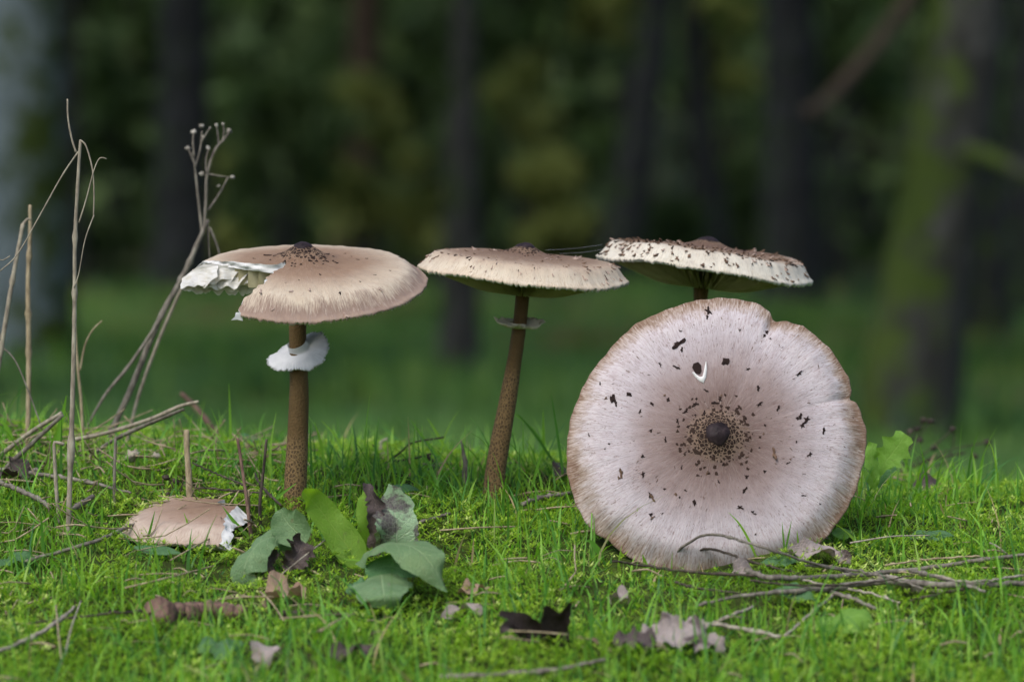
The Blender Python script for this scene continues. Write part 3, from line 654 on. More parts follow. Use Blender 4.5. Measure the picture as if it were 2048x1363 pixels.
# 5 fallen wedge of cap
fc = G(492, 1042); fc = Vector((fc.x, fc.y, float(gz(fc.x, fc.y))))
root = empty('cap_fragment', fc); tag(root, 'torn wedge of brown mushroom cap lying flat in the moss', 'mushroom piece')
capE = Cap(fc+Vector((-.004, .012, .0065)), Vector((-.04, -.13, 1)), PX(238), H=.0070, p=2.1, curl=.007, uh=0, ur=.02, wav=.001, seed=71, gd=.010)
def gapE(t):
    t = np.asarray(t, float); a = math.pi+.35; b = 2*math.pi-R_(98)
    lo = b+.03*np.sin(t*9)+.012*np.sin(t*47); hi = a-R_(60)+2*math.pi*0+.04*np.sin(t*19)
    return lo-2*math.pi, hi    # missing from lo to hi ; what stays runs hi -> lo+2pi
capE.build(root, M['cap_piece'], nth=160, nt=60, gap=gapE, tmin=.16, gills=200, slant=.008)

# ------------------------------------------------------------------ leaves
def leaf_data(P, width, hint, cup=.0, wave=0, wf=9, lobes=0, nu=26, nv=11, seed=1, rag=.0, tilt=0):
    g = np.random.default_rng(seed); C = spline(P, nu); u = np.linspace(0, 1, nu); v = np.linspace(-1, 1, nv)
    wd = np.interp(u, np.linspace(0, 1, len(width)), width)
    if lobes: wd = wd*(1-.38*np.abs(np.sin(u*lobes*np.pi))**1.0*(u > .1))
    T = np.gradient(C, axis=0); T /= np.linalg.norm(T, axis=1)[:, None]+1e-12
    h = np.array(hint, float); Sd = np.cross(T, h); Sd /= np.linalg.norm(Sd, axis=1)[:, None]+1e-9; Nn = np.cross(Sd, T)
    rg = 1+rag*g.standard_normal((nu, 2)); we = np.where(v[None] < 0, rg[:, :1], rg[:, 1:])
    off = cup*wd[:, None]*v[None]**2+wave*np.abs(v[None])**1.5*(np.sin(u[:, None]*wf+np.sign(v)[None]*1.3+seed)+.4*np.sin(u[:, None]*wf*2.3+seed))
    V = C[:, None]+Sd[:, None]*(wd[:, None]*v[None]*we)[..., None]+Nn[:, None]*off[..., None]
    luv = np.stack(np.broadcast_arrays(u[:, None], v[None], 0*u[:, None]), -1)
    return V.reshape(-1, 3), grid_faces(nu, nv), luv.reshape(-1, 3)
def leaf(name, P, width, hint, mat, parent=None, label=None, cat='leaf', group=None, **k):
    V, F, luv = leaf_data(P, width, hint, **k)
    o = mesh(name, V, F, M[mat], parent, {'luv': luv}, origin=None if parent else Vector(tuple(P[0])))
    if not parent: tag(o, label, cat, group)
    return o
Yl = -.10
# dock plant right of the torn mushroom
base = G(722, 1135); root = empty('broad_leaved_plant', base); tag(root, 'low broad-leaved plant with one bright upright leaf and wilting grey-green leaves', 'plant')
y0 = base.y
leaf('upright_leaf', [at(722, 1135, y0), at(700, 1100, y0+.005), at(672, 1060, y0+.01), at(648, 1028, y0+.012), at(625, 1000, y0+.01), at(604, 984, y0)], [PX(15), PX(30), PX(31), PX(28), PX(28), PX(22), PX(9)], (.15, -1, .3), 'leaf_bright', root, cup=.25, wave=.0018, wf=11, nu=36, seed=3)['label'] = 'bright green leaf lit from behind'
leaf('wilted_leaf', [at(792, 1118, y0+.03), at(793, 1080, y0+.02), at(792, 1040, y0+.018), at(783, 1008, y0+.022), at(765, 992, y0+.03)], [PX(34), PX(40), PX(42), PX(38), PX(24)], (0, -1, .15), 'leaf_blotched', root, cup=.25, wave=.003, wf=8, nu=30, seed=5, rag=.08)
leaf('wilted_leaf', [at(738, 1100, y0+.03), at(735, 1060, y0+.025), at(737, 1020, y0+.024), at(742, 990, y0+.026), at(737, 968, y0+.03)], [PX(10), PX(18), PX(20), PX(20), PX(8)], (.4, -1, 0), 'leaf_bright', root, cup=-.5, wave=.002, seed=6)
leaf('wilted_leaf', [at(752, 1110, y0+.026), at(750, 1060, y0+.02), at(752, 1010, y0+.02), at(742, 985, y0+.022), at(736, 967, y0+.026)], [PX(10), PX(13), PX(14), PX(18), PX(4)], (-.3, -1, 0), 'leaf_dead_dark', root, cup=.5, wave=.003, wf=14, seed=8, rag=.15)
leaf('wavy_leaf', [G(720, 1120, .014), G(750, 1094, .030), G(790, 1086, .040), G(830, 1096, .042), G(862, 1128, .036), G(895, 1182, .016)], [PX(14), PX(31), PX(39), PX(41), PX(34), PX(6)], (.15, -.75, .9), 'leaf_grey', root, cup=-.28, wave=.0042, wf=10, nu=40, nv=15, seed=2, rag=.025)
leaf('under_leaf', [G(730, 1142, .014), G(770, 1132, .020), G(810, 1138, .022), G(842, 1148, .018)], [PX(12), PX(26), PX(26), PX(5)], (0, -.9, .5), 'leaf_teal', root, cup=.1, wave=.002, seed=4)
leaf('lower_leaf', [G(762, 1148, .018), G(764, 1165, .022), G(768, 1190, .020), G(770, 1216, .010)], [PX(40), PX(58), PX(50), PX(24)], (0, -.9, .5), 'leaf_grey', root, cup=-.22, wave=.003, wf=8, nu=26, nv=17, seed=9, rag=.05)
leaf('lower_leaf', [G(735, 1170, .016), G(712, 1174, .016), G(692, 1184, .012)], [PX(20), PX(17), PX(4)], (0, -.8, .7), 'leaf_teal', root, cup=-.2, wave=.002, seed=12)
# curled plant left of it
base = G(560, 1150); root = empty('curled_plant', base); tag(root, 'drooping grey-green plant with blackened withered leaf edges at the stem foot', 'plant'); y0 = base.y
leaf('folded_leaf', [at(612, 1085, y0+.0), at(592, 1062, y0+.005), at(572, 1040, y0+.01), at(560, 1018, y0+.012)], [PX(20), PX(36), PX(32), PX(9)], (-.45, -1, .35), 'leaf_grey', root, cup=.65, wave=.002, nu=28, seed=2)
leaf('arched_leaf', [at(590, 1088, y0+.01), at(555, 1072, y0+.004), at(520, 1084, y0-.006), at(496, 1115, y0-.016), at(488, 1150, y0-.02), at(510, 1172, y0-.02)], [PX(14), PX(28), PX(33), PX(33), PX(34), PX(8)], (-.5, -.8, .7), 'leaf_grey', root, cup=-.4, wave=.003, wf=12, nu=34, seed=4, rag=.03)
leaf('withered_leaf', [at(606, 1082, y0-.002), at(596, 1105, y0-.008), at(578, 1128, y0-.01), at(566, 1136, y0-.01)], [PX(14), PX(26), PX(20), PX(6)], (.3, -1, .2), 'leaf_dead_dark', root, cup=.7, wave=.004, wf=16, seed=6, rag=.2)
leaf('withered_leaf', [at(546, 1096, y0-.0), at(537, 1130, y0-.008), at(533, 1160, y0-.01), at(527, 1190, y0-.012)], [PX(6), PX(12), PX(11), PX(7)], (.3, -1, .1), 'leaf_dead_dark', root, cup=.8, wave=.004, wf=15, seed=7, rag=.2)
leaf('withered_leaf', [at(560, 1150, y0), at(585, 1160, y0+.004), at(604, 1150, y0+.005), at(612, 1135, y0+.008)], [PX(6), PX(12), PX(12), PX(4)], (0, -1, .4), 'leaf_black', root, cup=.6, wave=.003, seed=17, rag=.2)
tube('stalk', [at(560, 1155, y0), at(575, 1120, y0+.004), at(592, 1090, y0+.006)], [PX(4), PX(3)], M['twig_dark'], root)
# herb behind the facing cap
base = at(1752, 1005, .02); base.z = float(gz(base.x, base.y)); root = empty('lobed_herb', base); tag(root, 'small herb with lobed green leaves beside the facing cap', 'plant'); y0 = base.y
leaf('lobed_leaf', [at(1760, 970, y0), at(1768, 930, y0), at(1785, 905, y0), at(1800, 885, y0), at(1812, 868, y0)], [PX(3), PX(12), PX(36), PX(38), PX(18)], (0, -1, .3), 'leaf_herb', root, cup=.1, wave=.002, lobes=4.2, nu=44, seed=3)
leaf('lobed_leaf', [at(1752, 975, y0-.01), at(1746, 935, y0-.012), at(1742, 905, y0-.012), at(1746, 885, y0-.01)], [PX(3), PX(16), PX(24), PX(9)], (.3, -1, .4), 'leaf_herb', root, cup=-.2, wave=.002, lobes=4, nu=40, seed=5)
leaf('lobed_leaf', [at(1756, 975, y0-.012), at(1772, 950, y0-.02), at(1792, 935, y0-.025)], [PX(3), PX(13), PX(5)], (0, -.8, .6), 'leaf_teal', root, cup=-.2, lobes=3, nu=30, seed=6)
leaf('lobed_leaf', [at(1752, 978, y0-.012), at(1738, 955, y0-.02), at(1728, 940, y0-.022)], [PX(3), PX(14), PX(6)], (0, -.8, .6), 'leaf_herb', root, cup=-.2, lobes=3, nu=30, seed=8)
# single ground leaves: px, py, length px, width px, direction deg, material, label
def ground_leaf(name, px, py, ln, wd, ang, mat, label, cat='leaf', lift=.012, hint=(0, -.45, .9), seed=1, arch=.004, **k):
    c = G(px, py); a = R_(ang); P = []
    for q in np.linspace(-.5, .5, 5):
        x = c.x+PX(ln)*q*math.cos(a); y = c.y+PX(ln)*q*math.sin(a); P.append((x, y, float(gz(x, y))+lift*.7+arch*(1-4*q*q)+.002*random.uniform(-1, 1)))
    hint = (hint[0]+random.uniform(-.35, .35), hint[1], hint[2]); k.setdefault('rag', .05)
    return leaf(name, P, [PX(wd*.12), PX(wd*.4), PX(wd*.5), PX(wd*.36), PX(wd*.05)], hint, mat, None, label, cat, seed=seed, **k)
ground_leaf('rounded_leaf', 1692, 1275, 120, 95, 10, 'leaf_herb', 'rounded green leaf arching over the grass in front of the twigs', lift=.010, arch=.008, cup=-.3, wave=.003, seed=3)
ground_leaf('pointed_leaf', 1590, 1222, 110, 46, -8, 'leaf_teal', 'pointed blue-green leaf under the longest twig', cup=.3, wave=.002, seed=5, lift=.008)
ground_leaf('oval_leaf', 1865, 1100, 90, 40, 5, 'leaf_teal', 'teal oval leaf half hidden in grass beyond the twigs', cup=-.3, seed=7)
ground_leaf('oval_leaf', 1566, 1135, 90, 44, 5, 'leaf_teal', 'dark teal leaf tucked under the foot of the facing cap', cup=-.3, seed=27, lift=.006)
ground_leaf('oval_leaf', 1690, 1098, 70, 40, 40, 'leaf_herb', 'small glossy green leaf beside the lower edge of the facing cap', cup=-.3, seed=28)
ground_leaf('ragged_leaf', 25, 1150, 100, 60, 30, 'leaf_teal', 'ragged blue-green leaf in grass near the grey stick', cup=-.2, wave=.003, lobes=3, nu=36, seed=9)
ground_leaf('oval_leaf', 315, 1118, 90, 36, -6, 'leaf_teal', 'blue-green leaf below the fallen cap wedge', cup=-.3, seed=11, lift=.008)
ground_leaf('rounded_leaf', 440, 1322, 80, 70, 20, 'leaf_teal', 'dark rounded leaf in grass before the rotten stick', cup=-.3, wave=.002, seed=13)
ground_leaf('ragged_leaf', 500, 905, 50, 40, 20, 'leaf_teal', 'tiny grey-green leaf near the stubbly dry stems', cup=-.2, seed=15, lift=.012)
ground_leaf('oval_leaf', 805, 1010, 80, 36, 30, 'leaf_teal', 'pale grey-green leaf behind the blotched wilted leaf', cup=-.2, seed=19, lift=.012)
# dead leaves
ground_leaf('curled_dry_leaf', 568, 1214, 80, 60, 15, 'leaf_tan', 'curled tan dead leaf in moss below the drooping plant', 'dead leaf', cup=.9, wave=.005, wf=12, seed=4, rag=.06, lift=.006)
ground_leaf('crumpled_dead_leaf', 1362, 1312, 160, 110, 6, 'leaf_pale', 'crumpled pale grey dead leaf in the foreground grass', 'dead leaf', cup=.15, wave=.0032, wf=24, nu=60, seed=6, rag=.07, lift=.010, arch=.006)
ground_leaf('crumpled_dead_leaf', 1265, 1325, 90, 60, 170, 'leaf_dead_dark', 'dark crumpled dead leaf touching the pale grey one', 'dead leaf', cup=.3, wave=.003, wf=22, seed=8, rag=.1)
ground_leaf('dry_leaf_scrap', 533, 1345, 60, 55, 80, 'leaf_pale', 'pale scrap of dead leaf in foreground grass left of the charred blades', 'dead leaf', cup=.2, wave=.004, seed=10, lift=.014)
ground_leaf('dry_leaf_scrap', 945, 1206, 55, 34, 10, 'leaf_tan', 'reddish brown dead leaf scrap on moss below the grey-green leaf', 'dead leaf', cup=.4, wave=.003, seed=12, lift=.008)
ground_leaf('dry_leaf_scrap', 925, 1252, 70, 26, -5, 'leaf_pale', 'small whitish dead leaf scrap beside the charred blades', 'dead leaf', cup=.4, wave=.003, seed=14, lift=.008)
ground_leaf('dry_leaf_scrap', 1238, 1222, 40, 26, -20, 'leaf_pale', 'tiny crumpled pale leaf on open moss below the facing cap', 'dead leaf', cup=.7, wave=.003, seed=16, lift=.008)
ground_leaf('dry_leaf_scrap', 1490, 1172, 60, 34, 15, 'leaf_pale', 'cream papery leaf scrap beside the forked twig end', 'dead leaf', cup=.5, wave=.003, seed=18, lift=.008)
ground_leaf('dry_leaf_scrap', 1640, 1135, 120, 50, 5, 'leaf_pale', 'pinkish dry leaf between the facing cap and the twigs', 'dead leaf', cup=.4, wave=.004, seed=20, lift=.010)
ground_leaf('brown_dead_leaf', 25, 985, 90, 70, 20, 'leaf_dead_dark', 'dark brown dead leaf under the leaning sticks', 'dead leaf', cup=.5, wave=.006, seed=22, rag=.1, lift=.012)
ground_leaf('brown_dead_leaf', 1860, 1000, 110, 50, 0, 'leaf_dead_dark', 'dark dead leaf in the grass beyond the lobed herb', 'dead leaf', cup=.3, wave=.004, seed=24, lift=.008)
ground_leaf('brown_dead_leaf', 700, 1335, 80, 34, 10, 'leaf_dead_dark', 'dark dead leaf in the blurred grass before the grey-green leaf', 'dead leaf', cup=.4, wave=.004, seed=26, lift=.008)
ground_leaf('brown_dead_leaf', 760, 1040, 60, 30, 10, 'leaf_tan', 'small brown dead leaf left of the blotched wilted leaf', 'dead leaf', cup=.5, wave=.004, seed=29, lift=.006)
ground_leaf('brown_dead_leaf', 1128, 975, 46, 60, 60, 'leaf_dead_dark', 'slate brown dead leaf against the edge of the facing cap', 'dead leaf', cup=.3, wave=.002, seed=31, lift=.012)
# charred leaf blades in the foreground
base = G(1120, 1300); root = empty('charred_leaf_tuft', base); tag(root, 'blackened rotting leaf tuft with upright dark blades in foreground', 'dead plant'); y0 = base.y
for i, (P, wd, mt) in enumerate((
    ([(1092, 1300), (1112, 1268), (1098, 1235), (1088, 1212)], 22, 'leaf_black'), ([(1112, 1290), (1120, 1260), (1130, 1230), (1140, 1203)], 12, 'leaf_black'),
    ([(1110, 1295), (1070, 1262), (1035, 1240), (998, 1225)], 16, 'leaf_black'), ([(1085, 1290), (1050, 1265), (1020, 1250), (1000, 1262)], 14, 'leaf_dead_dark'),
    ([(1120, 1295), (1160, 1302), (1190, 1312), (1235, 1318)], 22, 'leaf_black'), ([(1150, 1278), (1180, 1290), (1205, 1302), (1232, 1318)], 13, 'leaf_tan'), ([(1160, 1310), (1190, 1312), (1215, 1318), (1240, 1325)], 22, 'leaf_tan'))):
    leaf('blade', [at(x, y, y0-.006*k) for k, (x, y) in enumerate(P)], [PX(wd*.7), PX(wd), PX(wd), PX(wd*.3)], (.1, -1, .3), mt, root, cup=.4, wave=.002, seed=i, rag=.06)

# ------------------------------------------------------------------ stalks and twigs
def pts(L, Y): return [at(x, y, Y) for x, y in L]
def stalk_root(name, px, py, label, cat, Y=None, group=None):
    b = G(px, py)
    if Y is not None: x = at(px, py, Y).x; b = Vector((x, Y, float(gz(x, Y))))
    r = empty(name, b); tag(r, label, cat, group); return r, b.y
r, y0 = stalk_root('dry_stalk', 136, 1068, 'tallest grey dry stalk with broken drooping side shoots', 'dry stalk')
tube('stalk', pts([(136, 1075), (140, 950), (145, 800), (149, 620), (150, 480), (157, 340), (161, 280)], y0), [PX(6), PX(6.5), PX(5.5), PX(5), PX(4.5), PX(3.2)], M['straw_grey'], r, n=50, knots=5)
for L, a in (([(152, 305), (143, 275), (136, 235), (135, 198)], 2.6), ([(157, 303), (125, 350), (80, 430), (35, 508), (0, 542)], 2.0), ([(160, 280), (172, 292), (185, 340), (188, 390), (187, 432)], 2.0), ([(188, 430), (170, 480), (158, 545), (148, 575)], 1.6), ([(158, 445), (172, 400), (188, 340), (200, 316), (213, 318)], 1.8), ([(20, 512), (5, 520), (-10, 515)], 1.5)):
    tube('side_shoot', pts(L, y0+random.uniform(-.004, .004)), [PX(a), PX(a*.7)], M['straw_grey'], r, n=24)
r, y0 = stalk_root('dry_stalk', 55, 905, 'straight snapped dry stalk standing beside the tallest one', 'dry stalk')
tube('stalk', pts([(54, 915), (57, 780), (57, 650), (56, 560), (60, 470), (60, 410)], y0), [PX(6.5), PX(6), PX(6), PX(5.5), PX(4)], M['straw_tan'], r, n=40, knots=3)
r, y0 = stalk_root('dry_stalk', -50, 930, 'slanting dry stalk with frayed bent tip leaning past the straight snapped one', 'dry stalk')
tube('stalk', pts([(-40, 940), (-14, 800), (5, 680), (25, 560), (42, 470), (46, 448)], y0), [PX(6.5), PX(6), PX(6), PX(5.5), PX(5)], M['straw_grey'], r, n=40, knots=3)
tube('bent_tip', pts([(45, 450), (55, 438), (62, 440)], y0), [PX(4), PX(2.5)], M['straw_grey'], r)
tube('side_shoot', pts([(0, 690), (30, 720), (60, 790), (85, 860)], y0), [PX(2), PX(1.5)], M['twig_grey'], r)
tube('side_shoot', pts([(-5, 660), (6, 690), (2, 712)], y0), [PX(4), PX(3)], M['twig_grey'], r)
r, y0 = stalk_root('dry_stalk', 168, 920, 'thin wispy dry stalk with pale bent tip behind the tallest one', 'dry stalk', Y=.16)
tube('stalk', pts([(168, 930), (162, 800), (156, 740), (150, 640), (152, 560)], y0), [PX(4), PX(3.5), PX(2.5)], M['straw_tan'], r, n=30)
tube('bent_tip', pts([(160, 740), (170, 690), (185, 660), (204, 641)], y0), [PX(2.5), PX(1.4)], M['straw_tan'], r)
# umbel with seed heads
Yu = .21
r, y0 = stalk_root('dry_umbel', 215, 900, 'dead branching weed with round grey seed heads', 'dead weed', Y=Yu)
tube('stalk', pts([(205, 925), (225, 860), (265, 770), (318, 640), (365, 555), (398, 480), (416, 440)], Yu), [PX(8), PX(8), PX(7.5), PX(7), PX(5.5)], M['twig_grey'], r, n=46, knots=3)
tube('stalk', pts([(245, 930), (272, 810), (310, 700), (350, 605), (372, 560)], Yu+.012), [PX(4.5), PX(4.5), PX(4)], M['straw_grey'], r, n=30)
tube('stalk', pts([(170, 860), (210, 790), (255, 735), (300, 670), (325, 630)], Yu-.01), [PX(2.5), PX(4.5), PX(4.5)], M['twig_grey'], r, n=30)
for L, a in (([(408, 465), (412, 400), (414, 350), (430, 300), (447, 280), (460, 262)], 3.4), ([(405, 470), (398, 410), (390, 335), (385, 305)], 3.0), ([(390, 335), (400, 300), (404, 262)], 2.2), ([(390, 330), (382, 310), (376, 297)], 2), ([(388, 312), (386, 285), (387, 266)], 2), ([(402, 285), (412, 268), (420, 256)], 1.8), ([(413, 345), (412, 320), (417, 298)], 2.2), ([(438, 292), (436, 270), (433, 250)], 2), ([(446, 282), (448, 262), (446, 248)], 2), ([(418, 348), (440, 352), (463, 355)], 1.6), ([(417, 420), (440, 385), (456, 355)], 2.4), ([(420, 455), (434, 490), (442, 520)], 2.6), ([(417, 450), (418, 490), (420, 520)], 1.6), ([(416, 350), (408, 350), (404, 347)], 1.4)):
    tube('branch', pts(L, Yu+random.uniform(-.006, .006)), [PX(a), PX(a*.75)], M['twig_grey'], r, n=20)
def blob(name, c, rad, mat, parent, seed):
    g = np.random.default_rng(seed); nt, nth = 7, 10; V = []
    for i in range(nt):
        a = math.pi*i/(nt-1)
        for j in range(nth):
            b = 2*math.pi*j/nth; q = rad*(1+.38*g.standard_normal()*(0 < i < nt-1)); V.append((c.x+q*math.sin(a)*math.cos(b), c.y+q*math.sin(a)*math.sin(b), c.z+q*.8*math.cos(a)))
    return mesh(name, V, grid_faces(nt, nth, True), mat, parent, smooth=False)
for i, (x, y, a) in enumerate(((387, 263, 7), (375, 296, 6.5), (403, 252, 5.5), (407, 274, 5), (417, 296, 6), (433, 250, 5), (458, 262, 7), (446, 248, 4), (404, 347, 6), (465, 355, 6), (438, 372, 5), (420, 256, 3.5))):
    blob('seed_head', at(x, y, Yu), PX(a*.8), M['seed'], r, i)
# stubs
def stick(name, L, rad, mat, label, cat='stick', Y=None, dy=0, n=None, knots=0, base=True, kink=0, rough=.07):
    if Y is None:
        b = G(*L[0]); Y = b.y
    P = [at(x, y, Y+dy*k/(len(L)-1)) for k, (x, y) in enumerate(L)]
    o = tube(name, P, [PX(a) for a in rad], M[mat], n=n or max(14, len(L)*6), knots=knots, kink=kink, rough=rough); tag(o, label, cat); return o
stick('stem_stub', [(380, 1020), (378, 960), (374, 900), (373, 860)], [8, 8, 7, 7], 'straw_tan', 'thick cut-off brown stem stub above the fallen cap wedge', 'stem stub')
stick('stem_stub', [(229, 1015), (229, 950), (231, 878)], [4, 4, 3.5], 'twig_grey', 'thin grey stem stub left of the thick brown one', 'stem stub')
stick('stem_stub', [(503, 1080), (495, 1010), (485, 940), (475, 876)], [5, 4.5, 4, 3.5], 'rot_wood', 'reddish leaning stem stub at the white torn end of the fallen wedge', 'stem stub')
stick('stem_stub', [(521, 1060), (520, 1005), (527, 940), (533, 878)], [4.5, 4, 3.5, 3], 'twig_dark', 'dark upright stem stub beside the torn mushroom', 'stem stub')
stick('stem_stub', [(118, 1046), (112, 970), (108, 890), (110, 884), (128, 888)], [4, 4.5, 4.5, 4, 4], 'straw_grey', 'hooked grey stem stub left of the tallest stalk', 'stem stub')
stick('stem_stub', [(772, 1238), (772, 1205)], [6, 6], 'straw_tan', 'short cut stem stub in front of the drooping grey-green leaf', 'stem stub')
stick('stem_stub', [(930, 980), (931, 930), (928, 912), (922, 880)], [9, 8, 5, 2], 'twig_grey', 'splintered grey stem stub left of the leaning stem', 'stem stub')
stick('leaning_stick', [(-20, 925), (60, 865), (123, 826)], [6, 6, 5.5], 'straw_grey', 'pale upper stick of the leaning pair', 'stick', dy=-.03)
stick('leaning_stick', [(-10, 955), (60, 890), (125, 830)], [6, 6, 5], 'twig_grey', 'dark lower stick of the leaning pair', 'stick', dy=-.03)
stick('leaning_stick', [(140, 880), (210, 866), (300, 838), (360, 812), (397, 803)], [5, 5, 5, 5, 4], 'straw_grey', 'long pale stick resting across the base of the seed-head weed', 'stick', Y=.10, dy=-.02)
stick('leaning_stick', [(190, 905), (230, 878), (300, 846), (368, 818)], [5, 5, 5, 4], 'twig_grey', 'grey stick just under the long pale one', 'stick', Y=.11, dy=-.02)
stick('leaning_stick', [(462, 930), (440, 880), (400, 825), (362, 785)], [9, 9, 8, 6], 'rot_wood', 'blurred brown stick leaning beyond the mossy crest', 'stick', Y=.45)
stick('curled_stalk', [(480, 925), (490, 895), (505, 878), (528, 868)], [6, 7, 6, 4], 'twig_dark', 'dark hooked stalk end beyond the crest near the brown stick', 'stick', Y=.42)
def lying(name, L, rad, mat, label, cat='twig', h=.006, n=None, knots=2, hs=None, kink=.0003):
    P = []
    for k, (x, y) in enumerate(L):
        P.append(G(x, y, h if hs is None else hs[k]))
    o = tube(name, P, [PX(a*(1 if a > 8 else .8)) for a in rad], M[mat], n=n or max(24, len(L)*8), knots=knots, kink=kink); tag(o, label, cat); return o
lying('twig', [(1470, 1128), (1520, 1150), (1580, 1156), (1700, 1150), (1850, 1136), (1950, 1120), (2080, 1106)], [4, 7, 6.5, 6, 5.5, 5, 4], 'twig_grey', 'long grey twig running away from the foot of the facing cap', h=.012)
lying('twig', [(1398, 1210), (1470, 1192), (1530, 1186), (1650, 1176), (1760, 1163), (1900, 1170), (2080, 1164)], [3, 5, 6.5, 7.5, 8, 7, 6], 'twig_grey', 'thickest grey twig lying across the moss', h=.014)
lying('twig', [(1345, 1122), (1362, 1095), (1418, 1068), (1500, 1086), (1600, 1118), (1720, 1150)], [3, 3.4, 3.4, 3.2, 3.2, 3], 'twig_grey', 'thin twig arching high in front of the facing cap', hs=[.006, .020, .034, .030, .020, .010], kink=.0002)
lying('twig', [(1350, 1118), (1392, 1100), (1440, 1101), (1500, 1122), (1600, 1146)], [3, 3.2, 3.2, 3, 2.5], 'twig_dark', 'thin dark twig bowed just below the high arching one', hs=[.006, .016, .018, .014, .010])
lying('twig', [(1225, 1122), (1300, 1132), (1400, 1145), (1510, 1150)], [2.5, 3.2, 3.2, 3], 'twig_dark', 'dark thin twig along the bottom edge of the facing cap', h=.013)
lying('bark_strip', [(1715, 1150), (1760, 1156), (1810, 1168), (1885, 1182)], [4, 11, 11, 5], 'bark_pale', 'pale peeling bark strip between the two long twigs', 'bark', h=.010)
lying('twig', [(1820, 1140), (1880, 1155), (1970, 1182)], [4, 5, 4], 'twig_grey', 'short grey twig bridging the two long twigs', h=.014)
lying('twig', [(1655, 1180), (1700, 1195), (1752, 1216)], [5, 5, 4], 'twig_grey', 'short forked-off twig slanting from the thickest twig', h=.012)
lying('twig', [(1680, 1176), (1640, 1210), (1570, 1270)], [5, 4, 3], 'bark_pale', 'straight pale twig slanting beneath the thickest twig', h=.010)
lying('twig', [(1395, 1262), (1440, 1240), (1505, 1212)], [5, 5, 3], 'bark_pale', 'short pale twig rising toward the thickest twig', h=.012)
lying('twig', [(1400, 1246), (1460, 1252), (1560, 1272)], [4, 5, 4], 'bark_pale', 'blurred pale twig beyond the crumpled grey leaf', h=.012)
lying('twig', [(1350, 1164), (1400, 1176), (1480, 1184)], [3, 3, 2], 'twig_dark', 'dark slender twig on moss left of the thickest twig', h=.010)
lying('twig', [(1960, 1170), (1900, 1182), (1820, 1200)], [4, 3, 2], 'twig_dark', 'dark thin twig trailing from the thickest twig toward the grass', h=.012)
lying('twig', [(1560, 1150), (1640, 1166), (1740, 1186), (1800, 1204)], [2.6, 3, 3, 2], 'bark_pale', 'thin pale twig crossing under the bark strip', h=.011)
lying('twig', [(1610, 1130), (1700, 1138), (1790, 1158), (1850, 1178)], [2.6, 3, 3, 2], 'twig_grey', 'thin grey twig passing over the pinkish dry leaf', h=.016)
lying('twig', [(1500, 1160), (1600, 1170), (1720, 1166), (1830, 1150)], [2.2, 2.6, 2.6, 2], 'twig_dark', 'thin dark twig threaded between the two long twigs', h=.017)
lying('twig', [(1870, 1150), (1940, 1162), (2050, 1150)], [2.6, 3, 2.6], 'bark_pale', 'thin pale twig at the far end of the two long twigs', h=.017)
lying('twig', [(1770, 1130), (1850, 1118), (1960, 1112)], [2.2, 2.4, 2], 'straw_tan', 'tan stem lying beyond the long grey twig', h=.014)
lying('twig', [(880, 1352), (1000, 1348), (1120, 1336), (1210, 1318)], [6, 6, 5, 4], 'twig_grey', 'blurred grey twig in the grass before the charred blades', h=.010)
lying('twig', [(50, 1122), (130, 1100), (200, 1078), (262, 1050), (330, 1026)], [3.5, 5, 4.5, 3.5, 2], 'twig_grey', 'grey twig leading to the fallen cap wedge', h=.010)
lying('twig', [(-10, 938), (80, 948), (170, 962), (262, 985)], [5, 5, 5, 3], 'twig_grey', 'grey twig flat in the grass behind the hooked stub', h=.012)
lying('twig', [(-10, 962), (30, 975), (80, 1000), (100, 1015)], [5, 6, 6, 5], 'twig_grey', 'thick grey twig over the dark brown dead leaf', h=.018)
lying('twig', [(140, 1020), (165, 1006), (186, 992)], [6, 6, 6], 'twig_grey', 'short cut twig right of the tallest stalk', h=.014)
lying('twig', [(-10, 1305), (60, 1275), (112, 1245), (150, 1212)], [4, 5, 5, 3], 'bark_pale', 'pale crooked twig in the foreground grass', h=.012)
lying('twig', [(60, 1246), (200, 1228), (330, 1216)], [2.5, 3, 3], 'twig_dark', 'dark thin twig touching the rotten stick', h=.012)
lying('twig', [(1045, 1008), (1080, 996), (1142, 985)], [6, 6, 5], 'twig_grey', 'pale grey twig between the leaning stem and facing cap', h=.010)
lying('twig', [(806, 1056), (850, 1042), (900, 1026)], [4, 5, 3], 'twig_grey', 'grey broken twig right of the blotched wilted leaf', h=.008)
lying('twig', [(520, 985), (470, 980), (390, 975)], [2.4, 2.4, 2], 'twig_dark', 'dark wiry twig crossing behind the stem stubs', h=.018)
lying('twig', [(490, 970), (440, 950), (385, 925)], [2.4, 2.2, 2], 'twig_dark', 'dark wiry twig slanting from the thick brown stub', h=.020)
lying('twig', [(562, 1010), (535, 985), (515, 960), (510, 945)], [3, 4, 3, 2], 'twig_dark', 'dark crooked twig against the scaly stem', h=.014)
lying('rotten_stick', [(305, 1240), (350, 1228), (410, 1222), (455, 1222), (488, 1226)], [17, 20, 19, 17, 13], 'rot_wood', 'thick rotten reddish brown stick sunk in the moss', 'stick', h=.009, kink=.0004)
lying('rotten_stick_end', [(560, 1228), (585, 1230), (608, 1224)], [8, 9, 7], 'twig_dark', 'dark lump of rotten wood beside the curled tan leaf', 'stick', h=.005)
